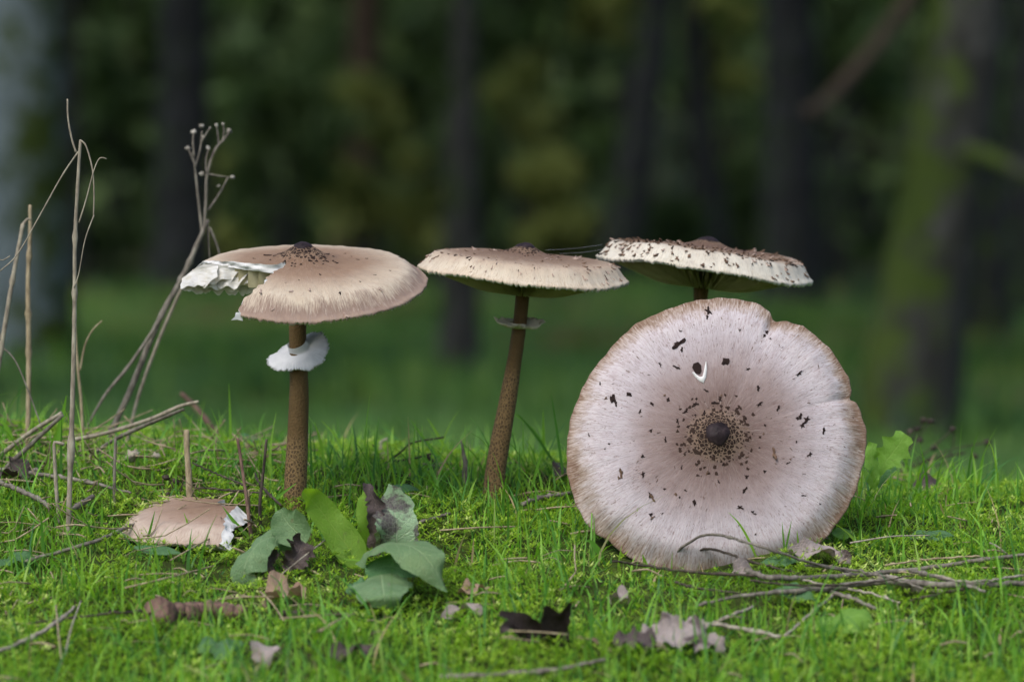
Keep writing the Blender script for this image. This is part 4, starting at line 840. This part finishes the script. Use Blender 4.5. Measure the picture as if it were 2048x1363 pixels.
# dry weed lying on the crest
r, y0 = stalk_root('dry_weed', 720, 945, 'dry tangled weed with dark seed pods lying on the crest', 'dead weed', Y=.14)
for L, a in (([(700, 960), (740, 935), (790, 922), (830, 916), (865, 906)], 3.5), ([(730, 948), (765, 930), (800, 905), (825, 885), (888, 874)], 2.6), ([(690, 955), (740, 950), (790, 945)], 2), ([(740, 925), (752, 912), (754, 900), (744, 888)], 1.8), ([(850, 908), (866, 925), (874, 960)], 5)):
    tube('stalk', pts(L, y0+random.uniform(-.01, .01)), [PX(a), PX(a*.8)], M['twig_dark'], r, n=20)
for i, (x, y) in enumerate(((745, 933), (785, 926), (775, 948), (782, 958), (745, 960), (792, 940))): blob('seed_pod', at(x, y, y0-.004), PX(8), M['twig_dark'], r, i+30)
r, y0 = stalk_root('dry_weed', 1800, 965, 'blurred dark weed with tiny seed heads beyond the lobed herb', 'dead weed', Y=.42)
for L, a in (([(1780, 960), (1830, 930), (1880, 915), (1930, 905)], 4), ([(1800, 950), (1815, 900), (1840, 860), (1848, 840)], 2.4), ([(1820, 930), (1870, 890), (1905, 860)], 2), ([(1840, 925), (1900, 900), (1975, 884)], 2), ([(1900, 912), (1908, 880), (1906, 858)], 1.8), ([(1790, 955), (1840, 945), (1900, 920)], 2.4), ([(1815, 905), (1835, 880), (1862, 842)], 1.6), ([(1780, 950), (1800, 915), (1822, 860)], 1.6)):
    tube('stalk', pts(L, y0+random.uniform(-.01, .01)), [PX(a), PX(a*.8)], M['twig_dark'], r, n=16)
for i, (x, y) in enumerate(((1848, 840), (1906, 858), (1862, 842), (1835, 858), (1822, 862), (1975, 884), (1868, 895), (1950, 912), (1840, 880))): blob('seed_head', at(x, y, y0), PX(7), M['twig_dark'], r, i+60)
r, y0 = stalk_root('dry_weed', 355, 1000, 'little dark weed with drooping pods beside the thick brown stub', 'dead weed')
for L, a in (([(352, 1008), (348, 985), (342, 965), (332, 955)], 2), ([(350, 1005), (362, 980), (368, 950)], 1.8), ([(356, 1010), (340, 1005), (330, 990)], 1.6)): tube('stalk', pts(L, y0), [PX(a), PX(a*.8)], M['twig_dark'], r, n=14)
for i, (x, y) in enumerate(((336, 988), (332, 955), (345, 1008), (362, 1012), (352, 962), (368, 1004))): blob('seed_pod', at(x, y, y0), PX(7), M['twig_dark'], r, i+80)
# pale curled dry blade, straws, puffballs, web threads
stick('dry_grass_blade', [(778, 930), (764, 905), (762, 885), (775, 876)], [4, 5, 4, 2], 'bark_pale', 'pale curled dry blade behind the crest right of the torn mushroom', 'dry grass', Y=.22)
STR = [((520, 1182), (568, 1240), 'straw_tan', 'pale straw slanting beneath the drooping plant'), ((560, 1236), (700, 1226), 'straw_tan', 'straw lying right of the curled tan leaf'), ((640, 1262), (708, 1226), 'straw_tan', 'short straw crossing the one right of the tan leaf'), ((312, 1190), (345, 1208), 'straw_tan', 'yellow straw just above the rotten stick'), ((130, 1310), (162, 1200), 'bark_pale', 'bent pale straw standing in foreground grass'), ((112, 1210), (124, 1330), 'straw_tan', 'straw beside the bent pale one'), ((1150, 1085), (1152, 1140), 'straw_tan', 'upright pale straw left of the facing cap foot'), ((1130, 1170), (1152, 1142), 'straw_tan', 'short straw at the foot of the upright pale one'), ((880, 1060), (1030, 1052), 'straw_tan', 'thin straw in moss below the leaning stem'), ((360, 900), (262, 868), 'straw_tan', 'tan straw bridging the grass behind the thick stub'), ((430, 1070), (340, 1120), 'straw_tan', 'straw laid across the fallen wedge edge'), ((1700, 1085), (1860, 1070), 'bark_pale', 'white straw in grass beyond the twigs'), ((1980, 1085), (2015, 1108), 'bark_pale', 'short pinkish stick end beyond the long grey twig'), ((700, 1045), (560, 1150), 'straw_grey', 'grey straw behind the bright upright leaf'), ((250, 1175), (430, 1130), 'straw_tan', 'long faded straw in front of the fallen wedge')]
for i, (a, b, mt, lb) in enumerate(STR):
    m_ = ((a[0]+b[0])/2+random.uniform(-6, 6), (a[1]+b[1])/2+random.uniform(-6, 2))
    o = tube('straw', [G(*a, .012), G(*m_, .016), G(*b, .012)], [PX(1.8), PX(1.6), PX(1.2)], M[mt], n=14); tag(o, lb, 'straw')
for i, (x, y, s, lb) in enumerate(((265, 912, 14, 'larger pale lump in grass behind the thin grey stub'), (312, 912, 8, 'small white lump right of the larger pale one'), (68, 942, 8, 'white speck-like lump under the leaning sticks'))):
    c = G(x, y, .012); r = empty('pale_lump', c); bpy.data.objects.remove(r)
    o = blob('pale_lump', c-c, PX(s), M['bark_pale'], None, 90+i); o.location = c; tag(o, lb, 'debris')
for i, (a, b, lb) in enumerate((((1092, 500), (1205, 489), 'upper spider thread strung between the unbroken cap and shaggy cap'), ((1120, 507), (1215, 497), 'lower spider thread strung between the unbroken cap and shaggy cap'))):
    A_ = at(*a, .02); B_ = at(*b, .12); m_ = (A_+B_)/2-Vector((0, 0, .0008)); o = tube('spider_thread', [A_, m_, B_], [.00005, .00005], M['web'], n=12, nseg=5, rough=0); tag(o, lb, 'cobweb')

# ------------------------------------------------------------------ grass and moss
def blades(x, y, L, wd, lean, az, mat, name, nseg=4, z=None, rnd=None, fold=.25, curv=1.0):
    n = len(x); z = gz(x, y) if z is None else z; t = np.linspace(0, 1, nseg+1)[None, :]
    bend = lean[:, None]*(t**(1+curv)); ca, sa = np.cos(az)[:, None], np.sin(az)[:, None]
    hor = L[:, None]*bend; ver = L[:, None]*t*np.sqrt(np.clip(1-(.55*lean[:, None]*t)**2, .05, 1))
    C = np.stack([x[:, None]+hor*ca, y[:, None]+hor*sa, z[:, None]-.003+ver], -1)
    w = wd[:, None]*np.clip(1.05-t**1.7, 0, 1)*.5
    tw = az+np.pi/2+rng.normal(0, .5, n)
    sx = np.stack([np.cos(tw), np.sin(tw), 0*tw], -1)[:, None]*w[..., None]
    V = np.stack([C-sx, C+sx], 2).reshape(n, -1, 3); m = V.shape[1]
    f = np.array([(2*i, 2*i+1, 2*i+3, 2*i+2) for i in range(nseg)])
    F = (f[None]+np.arange(n)[:, None, None]*m).reshape(-1, 4)
    r = rng.random(n) if rnd is None else rnd
    o = mesh(name, V.reshape(-1, 3), F, mat, None, {'rnd': np.repeat(r, m), 'u': np.tile(np.repeat(t[0], 2), n)})
    o['kind'] = 'stuff'; return o
keep_out = [(at(590, 1035, 0).x, -.03, .010), (G(986, 990).x, G(986, 990).y, .009)]
def clear_mask(x, y):
    ok = np.ones(len(x), bool)
    for a, b, r in keep_out: ok &= (x-a)**2+(y-b)**2 > r*r
    ok &= ~((np.abs(x-cc.x) < .095) & (y > -.170+3.6*(x-cc.x)**2) & (y < -.12))
    ok &= ~(((x-(fc.x-.035))/.048)**2+((y-(fc.y-.004))/.03)**2 < 1)
    return ok
patch = lambda x, y: bumps(x*1.0+5, y+2, .22)*.5+bumps(x+1, y+9, .07)*.35
n = 30000
x = rng.uniform(-.66, .66, n); y = rng.uniform(-.85, .48, n)
pm = patch(x, y); k = clear_mask(x, y) & (rng.random(n) < np.clip(.66+.45*pm+.45*sm((y+.05)/.15)+.25*sm((-.28-y)/.15), .15, 1)); x, y, pm = x[k], y[k], pm[k]
def shorten(x, y, L):
    for inf, q in (((np.abs(x-cc.x) < .1) & (y < -.165) & (y > -.30), .45), ((x > fc.x-.10) & (x < fc.x+.02) & (y < fc.y+.01) & (y > fc.y-.14), .5), ((x > G(722, 1135).x-.10) & (x < G(722, 1135).x+.075) & (y < -.08) & (y > -.30), .45), (y > .08, .7), (y > .18, .75)):
        L = np.where(inf, L*q, L)
    return L
L = rng.gamma(4, .0055, len(x))*(1+.25*pm)*np.where(y > .05, 1.1, 1)*np.where(rng.random(len(x)) < .05, 1.8, 1)
L = np.clip(shorten(x, y, L), .008, .060)
blades(x, y, L, rng.uniform(.0009, .0026, len(x)), np.abs(rng.normal(.62, .5, len(x))), rng.uniform(0, 6.28, len(x)), M['grass'], 'grass', 5, rnd=np.clip(rng.beta(1.6, 1.8, len(x))*.95+(rng.random(len(x)) < .06)*.6, 0, 1))
n = 230       # long blades standing up along the crest
x = rng.uniform(-.60, .60, n); y = rng.uniform(.0, .22, n); k = clear_mask(x, y) & ((x > -.16) | (rng.random(n) < .5)); x, y = x[k], y[k]
blades(x, y, rng.uniform(.028, .062, len(x)), rng.uniform(.0013, .0026, len(x)), np.abs(rng.normal(.4, .4, len(x))), rng.uniform(0, 6.28, len(x)), M['grass'], 'long_grass', 7, rnd=rng.uniform(.1, .9, len(x)))
n = 66000      # short undergrowth of the sward
x = rng.uniform(-.64, .64, n); y = rng.uniform(-.70, .42, n); pm = patch(x, y); k = clear_mask(x, y) & (rng.random(n) < np.clip(.65+.4*pm, .2, 1)); x, y = x[k], y[k]
blades(x, y, shorten(x, y, rng.uniform(.006, .020, len(x))), rng.uniform(.0008, .0021, len(x)), np.abs(rng.normal(.7, .45, len(x))), rng.uniform(0, 6.28, len(x)), M['grass'], 'short_grass', 3, rnd=np.clip(rng.beta(2, 1.7, len(x))*.97, 0, 1))
# the grass further down the slope, round the sides and out on the meadow
n = 30000
x = rng.uniform(-1.8, 1.8, n); y = rng.uniform(-1.9, 2.4, n); k = (np.abs(x) > .66) | (y < -.85) | (y > .48); x, y = x[k], y[k]
blades(x, y, rng.gamma(5, .004, len(x)), rng.uniform(.0016, .003, len(x)), np.abs(rng.normal(.35, .35, len(x))), rng.uniform(0, 6.28, len(x)), M['grass'], 'grass', 3, rnd=rng.beta(2, 2.4, len(x)))
n = 60000
y = 2.4+27*rng.random(n)**1.2; x = rng.uniform(-1, 1, n)*(2.0+.22*(y+3))
kk = rng.random(n) < np.clip(.6+.5*bumps(x, y, 1.7), .1, 1); x, y = x[kk], y[kk]
blades(x, y, rng.gamma(5, .012, len(x)), rng.uniform(.008, .018, len(x)), np.abs(rng.normal(.5, .35, len(x))), rng.uniform(0, 6.28, len(x)), M['meadow'], 'meadow_grass', 2, rnd=np.clip(.45+.3*bumps(x+4, y, 2.2)+rng.normal(0, .12, len(x)), 0, 1))
# coarse tussocks that mottle the meadow
cx, cy = rng.uniform(-5, 5, 150), 5+24*rng.random(150); k = rng.integers(0, 150, 16000); cr = rng.uniform(.1, .45, 150)
x = cx[k]+rng.normal(0, 1, 16000)*cr[k]; y = cy[k]+rng.normal(0, 1, 16000)*cr[k]; hh = rng.uniform(.06, .22, 150); cl = rng.random(150)
blades(x, y, hh[k]*rng.uniform(.5, 1.2, 16000), rng.uniform(.008, .02, 16000), np.abs(rng.normal(.5, .4, 16000)), rng.uniform(0, 6.28, 16000), M['tussock'], 'meadow_tussocks', 3, rnd=np.clip(cl[k]+rng.normal(0, .06, 16000), 0, 1))
# moss: little rosettes
n = 70000
x = rng.uniform(-.60, .60, n); y = rng.uniform(-.58, .34, n)
k = clear_mask(x, y) & (rng.random(n) < np.clip(.58-.6*patch(x, y), .08, 1)*np.where(y > -.02, .7, 1)); x, y = x[k], y[k]; n = len(x)
nl = 6; h = rng.uniform(.002, .011, n)*(1-.2*patch(x, y)); s = rng.uniform(.0018, .0038, n); a0 = rng.uniform(0, 6.28, n)
cz = gz(x, y)+h; V = []; U = []
for j in range(nl):
    a = a0+j*2*np.pi/nl+rng.normal(0, .25, n); up = rng.uniform(-.1, .9, n); l = s*rng.uniform(.8, 1.5, n); lv = (j % 2)*.0012
    dx, dy = np.cos(a), np.sin(a)
    b = np.stack([x, y, cz-lv], -1); tip = b+np.stack([dx*l, dy*l, up*l], -1); md = b+np.stack([dx*l*.45, dy*l*.45, up*l*.3], -1); sd_ = np.stack([-dy, dx, 0*dx], -1)*(s*.24)[:, None]
    V += [b, md-sd_, tip, md+sd_]; U += [0*x+.35, 0*x+.6, 0*x+1, 0*x+.6]
V = np.stack(V, 1); U = np.stack(U, 1); m = V.shape[1]
f = np.array([(4*j, 4*j+1, 4*j+2, 4*j+3) for j in range(nl)]); F = (f[None]+np.arange(n)[:, None, None]*m).reshape(-1, 4)
o = mesh('moss', V.reshape(-1, 3), F, M['moss'], None, {'rnd': np.repeat(np.clip(rng.normal(.5, .2, n)+.2*bumps(x, y, .15), 0, 1), m), 'u': U.ravel()}, smooth=False); o['kind'] = 'stuff'
# scraps of dead stems and needles strewn through the sward
n = 620; x = np.where(np.arange(n) < 400, rng.uniform(-.55, .55, n), rng.uniform(-.5, -.17, n)); y = np.where(np.arange(n) < 400, rng.uniform(-.55, .30, n), rng.uniform(-.12, .22, n)); VV = []; FF = []; UU = []; o_ = 0
for i in range(n):
    a = rng.uniform(0, 6.28); l = rng.uniform(.008, .04 if i < 400 else .075); r_ = rng.uniform(.0003, .0009); z_ = float(gz(x[i], y[i]))+rng.uniform(.003, .012); dz = rng.uniform(-.004, .004) if i < 400 else rng.uniform(-.004, .022)
    V, F, uu = tube_data([(x[i], y[i], z_), (x[i]+math.cos(a)*l*.5, y[i]+math.sin(a)*l*.5, z_+.002), (x[i]+math.cos(a)*l, y[i]+math.sin(a)*l, z_+dz)], [r_, r_*.7], 5, 5)
    VV.append(V); FF += [tuple(int(q)+o_ for q in f) for f in F]; UU.append(uu); o_ += len(V)
o = mesh('dead_litter', np.concatenate(VV), FF, M['straw_tan'], None, {'u': np.concatenate(UU)}); o['kind'] = 'stuff'
# taller blades one can point at
def tall(L, wd, label, Y=None, c='grass', group=None):
    b = G(*L[0]) if Y is None else at(L[0][0], L[0][1], Y); P = [at(px, py, b.y-.004*i) for i, (px, py) in enumerate(L)]
    V, F, luv = leaf_data(P, [PX(wd*.8), PX(wd), PX(wd*.8), PX(wd*.1)], (.2, -1, .2), cup=.3, nu=14, nv=3)
    rn = random.uniform(.2, .8); o = mesh('grass_blade', V, F, M['grass'], None, {'rnd': np.full(len(V), rn), 'u': luv[:, 0]}, origin=Vector(tuple(P[0]))); tag(o, label, 'grass blade', group); return o
tall([(1270, 1120), (1272, 1070), (1275, 1015)], 2.6, 'single upright grass blade before the cap left of its knob')
tall([(1515, 1120), (1495, 1075), (1477, 1045), (1457, 1024)], 2.6, 'curved grass blade before the cap right of its knob')
tall([(1570, 1112), (1567, 1080), (1564, 1042)], 2, 'shorter blade of a crossing pair before the facing cap')
tall([(1567, 1118), (1575, 1080), (1583, 1040)], 2, 'longer blade of a crossing pair before the facing cap')
tall([(1598, 1110), (1596, 1085), (1594, 1060)], 2, 'short blade right of the crossing pair')
tall([(1300, 1108), (1325, 1076), (1350, 1058), (1368, 1045)], 2, 'bluish blade sweeping over the lower facing cap')
tall([(1288, 1116), (1310, 1098), (1340, 1075)], 4, 'broad short blade leaning over the lower cap edge')
tall([(1205, 1125), (1197, 1102), (1180, 1082), (1170, 1082)], 6, 'broad curled blade at the left foot of the facing cap')
tall([(1285, 1160), (1290, 1130), (1285, 1108)], 5, 'broad upright blade at the bottom of the facing cap')
tall([(1780, 1000), (1780, 960), (1783, 920), (1787, 880)], 2, 'slender blade crossing the lobed herb')
tall([(650, 985), (648, 930), (640, 880), (628, 842)], 4, 'tall blade just right of the scaly stem', Y=.1)
tall([(700, 970), (690, 910), (670, 870), (642, 840)], 3, 'pale blade arching behind the tall one by the stem', Y=.18)
tall([(905, 960), (880, 920), (850, 880), (822, 840)], 4.5, 'broad blade leaning from the crest between two stems', Y=.18)
tall([(910, 925), (890, 895), (870, 860), (855, 836)], 3.5, 'thin pale blade above the crest between two stems', Y=.2)
tall([(1110, 930), (1085, 890), (1055, 850), (1030, 822)], 3.2, 'blue-green blade leaning toward the middle stem', Y=.14)
tall([(1085, 945), (1087, 890), (1086, 818)], 3.4, 'straight blade between the middle stem and facing cap', Y=.16)
tall([(1130, 990), (1122, 920), (1112, 850), (1102, 786)], 3, 'tallest blade close to the facing cap edge', Y=.06)
tall([(1060, 985), (1080, 915), (1080, 900)], 3, 'short blade right of the leaning stem foot', Y=.05)
tall([(500, 1090), (520, 1040), (548, 1000), (592, 966)], 5, 'dark broad blade slanting across the scaly stem foot', Y=-.045)
tall([(395, 1100), (380, 1060), (368, 1025)], 3, 'blade before the middle of the fallen wedge')
tall([(500, 1075), (470, 1045), (445, 1012)], 4, 'blade slanting over the right half of the fallen wedge')
tall([(290, 1098), (300, 1060), (310, 1020)], 2.6, 'blade before the left end of the fallen wedge')
tall([(772, 1250), (752, 1190), (748, 1130), (682, 1116)], 3, 'pale blade bent over before the drooping leaf', Y=-.2)
tall([(105, 925), (118, 860), (128, 815), (133, 790)], 6, 'broad green blade between the leaning pair and tallest stalk', Y=.1)
tall([(25, 930), (22, 880), (10, 850), (-10, 835)], 6, 'broad arching blade below the straight snapped stalk', Y=.12)
tall([(1955, 980), (1963, 930), (1968, 905)], 4, 'tall blade on the crest beyond the lobed herb', Y=.15)
tall([(1985, 970), (1990, 930), (2002, 910)], 3, 'thin blade on the crest near the meadow edge', Y=.2)

# ------------------------------------------------------------------ woodland behind
def leaf_cloud(centers, radii, count, size, flat=.8, biasdown=0):
    g = rng; k = g.integers(0, len(centers), count); C = np.array(centers)[k]; Rr = np.array(radii)[k]
    d = g.standard_normal((count, 3)); d /= np.linalg.norm(d, axis=1)[:, None]; q = g.random(count)**.5
    P = C+d*(Rr*q)[:, None]*np.array([1, 1, flat]); s = size*g.uniform(.6, 1.4, count)
    a = g.standard_normal((count, 3)); a /= np.linalg.norm(a, axis=1)[:, None]; b = np.cross(a, g.standard_normal((count, 3))); b /= np.linalg.norm(b, axis=1)[:, None]
    V = np.stack([P-a*s[:, None], P+b*(s*.5)[:, None], P+a*s[:, None], P-b*(s*.5)[:, None]], 1).reshape(-1, 3)
    F = np.arange(count*4).reshape(-1, 4); r = np.repeat(np.clip(.5+.22*np.sin(k*2.4)+g.normal(0, .15, count), 0, 1), 4)
    return V, F, r
crown_cache = {}
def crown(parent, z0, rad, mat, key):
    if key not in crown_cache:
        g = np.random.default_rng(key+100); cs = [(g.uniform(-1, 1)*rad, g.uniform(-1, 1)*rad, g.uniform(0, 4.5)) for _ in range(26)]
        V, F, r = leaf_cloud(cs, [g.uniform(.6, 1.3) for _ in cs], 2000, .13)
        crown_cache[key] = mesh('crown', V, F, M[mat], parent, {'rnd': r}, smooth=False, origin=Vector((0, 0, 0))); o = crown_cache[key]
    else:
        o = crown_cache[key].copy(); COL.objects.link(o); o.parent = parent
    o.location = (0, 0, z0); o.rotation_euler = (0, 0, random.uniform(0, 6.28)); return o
def tree(px, D, wpx, mat, label, lean=0, h=6.5, fork=None, flare=1.5, key=0, curve=0, cat='tree'):
    Yt = D-3.1; x = at(px, 600, Yt).x; b = Vector((x, Yt, float(gz(x, Yt)))); r = empty('tree', b); tag(r, label, cat, 'trees at the edge of the clearing')
    w = wpx*D/FPX/2
    P = [b+Vector((0, 0, -.15)), b+Vector((lean*.05, 0, .12)), b+Vector((lean*.35+curve*.4, 0, .5)), b+Vector((lean*.7+curve, 0, 1.0)), b+Vector((lean*1.3+curve*.6, .1, 2.2)), b+Vector((lean*1.8, .1, h*.6)), b+Vector((lean*1.9, 0, h))]
    V, F, uu = tube_data(P, [w*flare*1.2, w*flare, w*1.08, w, w*.92, w*.8, w*.6, w*.4, w*.25], 24, 90, rough=.05)
    mesh('trunk', V, F, M[mat], r, {'u': uu})
    g = np.random.default_rng(key+abs(int(px)))
    for i in range(6):
        q = P[5]+(P[6]-P[5])*g.uniform(-.5, .9); a = g.uniform(0, 6.28); l = g.uniform(1, 2.2)
        tube('limb', [q, q+Vector((math.cos(a)*l*.5, math.sin(a)*l*.5, .5)), q+Vector((math.cos(a)*l, math.sin(a)*l, 1.0))], [w*.35, w*.2, w*.08], M[mat], r, n=12)
    crown(r, h*.52, 2.4, 'fol_dark', key % 4); return r, b
t1, b1 = tree(1808, 13, 142, 'bark_mossy', 'thick leaning tree trunk mossy on one side and lichen-grey on the other', lean=.26, flare=1.25, key=0, curve=-.035)
tree(35, 19.5, 170, 'bark_blue', 'smooth pale blue-grey trunk with a mossy flank', lean=.0, key=1, flare=1.2)
tree(918, 17.5, 44, 'bark_grey', 'slim dark trunk standing alone on the lawn with a swollen foot', lean=.02, key=2, flare=1.7)
tree(362, 30, 96, 'bark_dark', 'broad near-black trunk behind the seed-head weed', lean=.02, key=3, flare=1.2)
tree(1580, 27, 100, 'bark_dark', 'black trunk between the pale leafy gap and the mossy tree', lean=0, key=0, flare=1.2)
tree(1225, 32, 70, 'bark_dark', 'dark trunk beside the pale leafy gap', lean=.25, key=1, flare=1.2)
tree(1960, 21, 46, 'bark_mossy', 'thin mossy sapling with a spreading foot beyond the thick mossy trunk', lean=.0, key=2, flare=2.6, h=5)
tree(700, 38, 60, 'bark_brown', 'distant brown trunk among the olive bushes', lean=.1, key=3)
tree(1420, 36, 54, 'bark_dark', 'distant dark trunk behind the shaggy cap', lean=-.1, key=2)
tree(120, 33, 70, 'bark_mossy', 'distant mossy trunk close behind the blue-grey one', lean=0, key=0)
tree(2090, 25, 120, 'bark_dark', 'dark trunk past the thin mossy sapling', lean=0, key=1)
tree(-260, 15, 170, 'bark_dark', 'stout dark trunk well beyond the blue-grey one', lean=.1, key=3)
tree(2400, 16, 190, 'bark_mossy', 'stout mossy trunk outside the group by the sapling', lean=-.1, key=2)
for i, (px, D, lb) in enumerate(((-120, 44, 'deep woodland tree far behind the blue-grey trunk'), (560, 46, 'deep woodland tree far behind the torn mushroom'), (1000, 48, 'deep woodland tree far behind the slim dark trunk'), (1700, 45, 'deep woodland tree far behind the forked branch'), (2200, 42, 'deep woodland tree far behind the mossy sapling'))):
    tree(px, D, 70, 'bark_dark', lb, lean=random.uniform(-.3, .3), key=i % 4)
# forked branches
def branch(L, Y, rad, mat, parent, Y2=None):
    P = [at(x, y, Y+((Y2 or Y)-Y)*k/(len(L)-1)) for k, (x, y) in enumerate(L)]
    tube('branch', P, [r_*(Y+3.1)/FPX for r_ in rad], M[mat], parent, n=30, nseg=12)
branch([(1850, -60), (1790, 40), (1720, 130), (1650, 205), (1618, 225)], 9.95, [17, 16, 15, 13, 9], 'bark_brown', t1, 8.6)
branch([(1618, 218), (1660, 250), (1700, 272), (1752, 300), (1800, 310)], 8.6, [9, 13, 12, 11, 8], 'bark_brown', t1, 9.9)
branch([(1880, 290), (1960, 310), (2060, 350), (2150, 400)], 9.9, [18, 18, 17, 14], 'bark_mossy', t1, 9.4)
# bushes (px, py, D, half-width px, half-height px, material)
def bush(px, py, D, hw, hh, mat, label, cnt=1500, size=.07):
    Yb_ = D-3.1; c = at(px, py, Yb_); sc = D/FPX; g0 = float(gz(c.x, c.y)); b = Vector((c.x, c.y, g0)); r = empty('bush', b); tag(r, label, 'bush', 'bushes under the trees')
    cs = [(c.x+random.uniform(-.75, .75)*hw*sc, c.y+random.uniform(-.4, .4), c.z+random.uniform(-.75, .75)*hh*sc) for _ in range(9)]
    V, F, rr = leaf_cloud(cs, [min(hw, hh)*sc*random.uniform(.35, .6) for _ in cs], cnt, size); mesh('foliage', V, F, M[mat], r, {'rnd': rr}, smooth=False)
    for q in cs[:4]: tube('stem', [b+Vector((random.uniform(-.1, .1), 0, 0)), (Vector(q)+b)/2+Vector((.05, 0, 0)), Vector(q)], [.025, .018, .008], M['bark_dark'], r, n=10, nseg=6)
B = [(210, 330, 34, 110, 330, 'fol_green', 'tall green bush between the blue-grey and near-black trunks'), (560, 330, 33, 140, 220, 'fol_green', 'dark green bush behind the seed-head weed'), (700, 330, 36, 130, 200, 'fol_olive_lit', 'olive bush above the torn mushroom'), (860, 420, 34, 60, 130, 'fol_olive_lit', 'yellow-green bush left of the slim dark trunk'), (560, 150, 42, 220, 160, 'fol_green', 'high dark bush far above the torn mushroom'), (1060, 230, 34, 90, 110, 'fol_olive_lit', 'olive bush high right of the slim dark trunk'), (1080, 400, 33, 110, 110, 'fol_olive_lit', 'grey-olive bush above the unbroken cap'), (1220, 20, 36, 80, 60, 'fol_olive_lit', 'small olive spray high between the trunks'), (1310, 330, 33, 46, 92, 'fol_pale_lit', 'pale leafy bush showing in a dark gap', 3000, .1), (1440, 90, 36, 60, 110, 'fol_olive_lit', 'mustard-green spray high behind the shaggy cap'), (1470, 320, 37, 60, 150, 'fol_olive_lit', 'dull olive bush behind the shaggy cap'), (1330, 460, 33, 80, 70, 'fol_green', 'low green bush just behind the shaggy cap'), (1530, 420, 34, 70, 120, 'fol_green', 'dark green bush beside the black trunk'), (1660, 60, 33, 130, 140, 'fol_green', 'blue-green bush behind the forked branch'), (2010, 200, 34, 60, 200, 'fol_green', 'green bush past the thick mossy trunk'), (1040, 40, 40, 160, 90, 'fol_green', 'dark bush high behind the slim trunk'), (880, 80, 42, 120, 140, 'fol_green', 'deep green bush far left of the slim trunk top'), (420, 420, 38, 80, 160, 'fol_olive_lit', 'olive bush just right of the near-black trunk')]
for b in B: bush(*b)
# far wood: one dark mass that nobody could count
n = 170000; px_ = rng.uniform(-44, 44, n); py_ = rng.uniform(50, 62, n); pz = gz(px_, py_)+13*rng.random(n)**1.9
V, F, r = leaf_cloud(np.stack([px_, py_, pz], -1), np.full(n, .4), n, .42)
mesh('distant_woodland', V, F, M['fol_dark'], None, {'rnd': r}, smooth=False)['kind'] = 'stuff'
n = 26000; px_ = rng.uniform(-22, 22, n); py_ = rng.uniform(37, 46, n); pz = gz(px_, py_)+4.5*rng.random(n)**1.4
kk = rng.random(n) < np.clip(.45+.6*bumps(px_, pz*2+py_, 3.0), .03, 1)
V, F, r = leaf_cloud(np.stack([px_, py_, pz], -1)[kk], np.full(kk.sum(), .3), kk.sum(), .2)
mesh('undergrowth', V, F, M['fol_green'], None, {'rnd': r}, smooth=False)['kind'] = 'stuff'
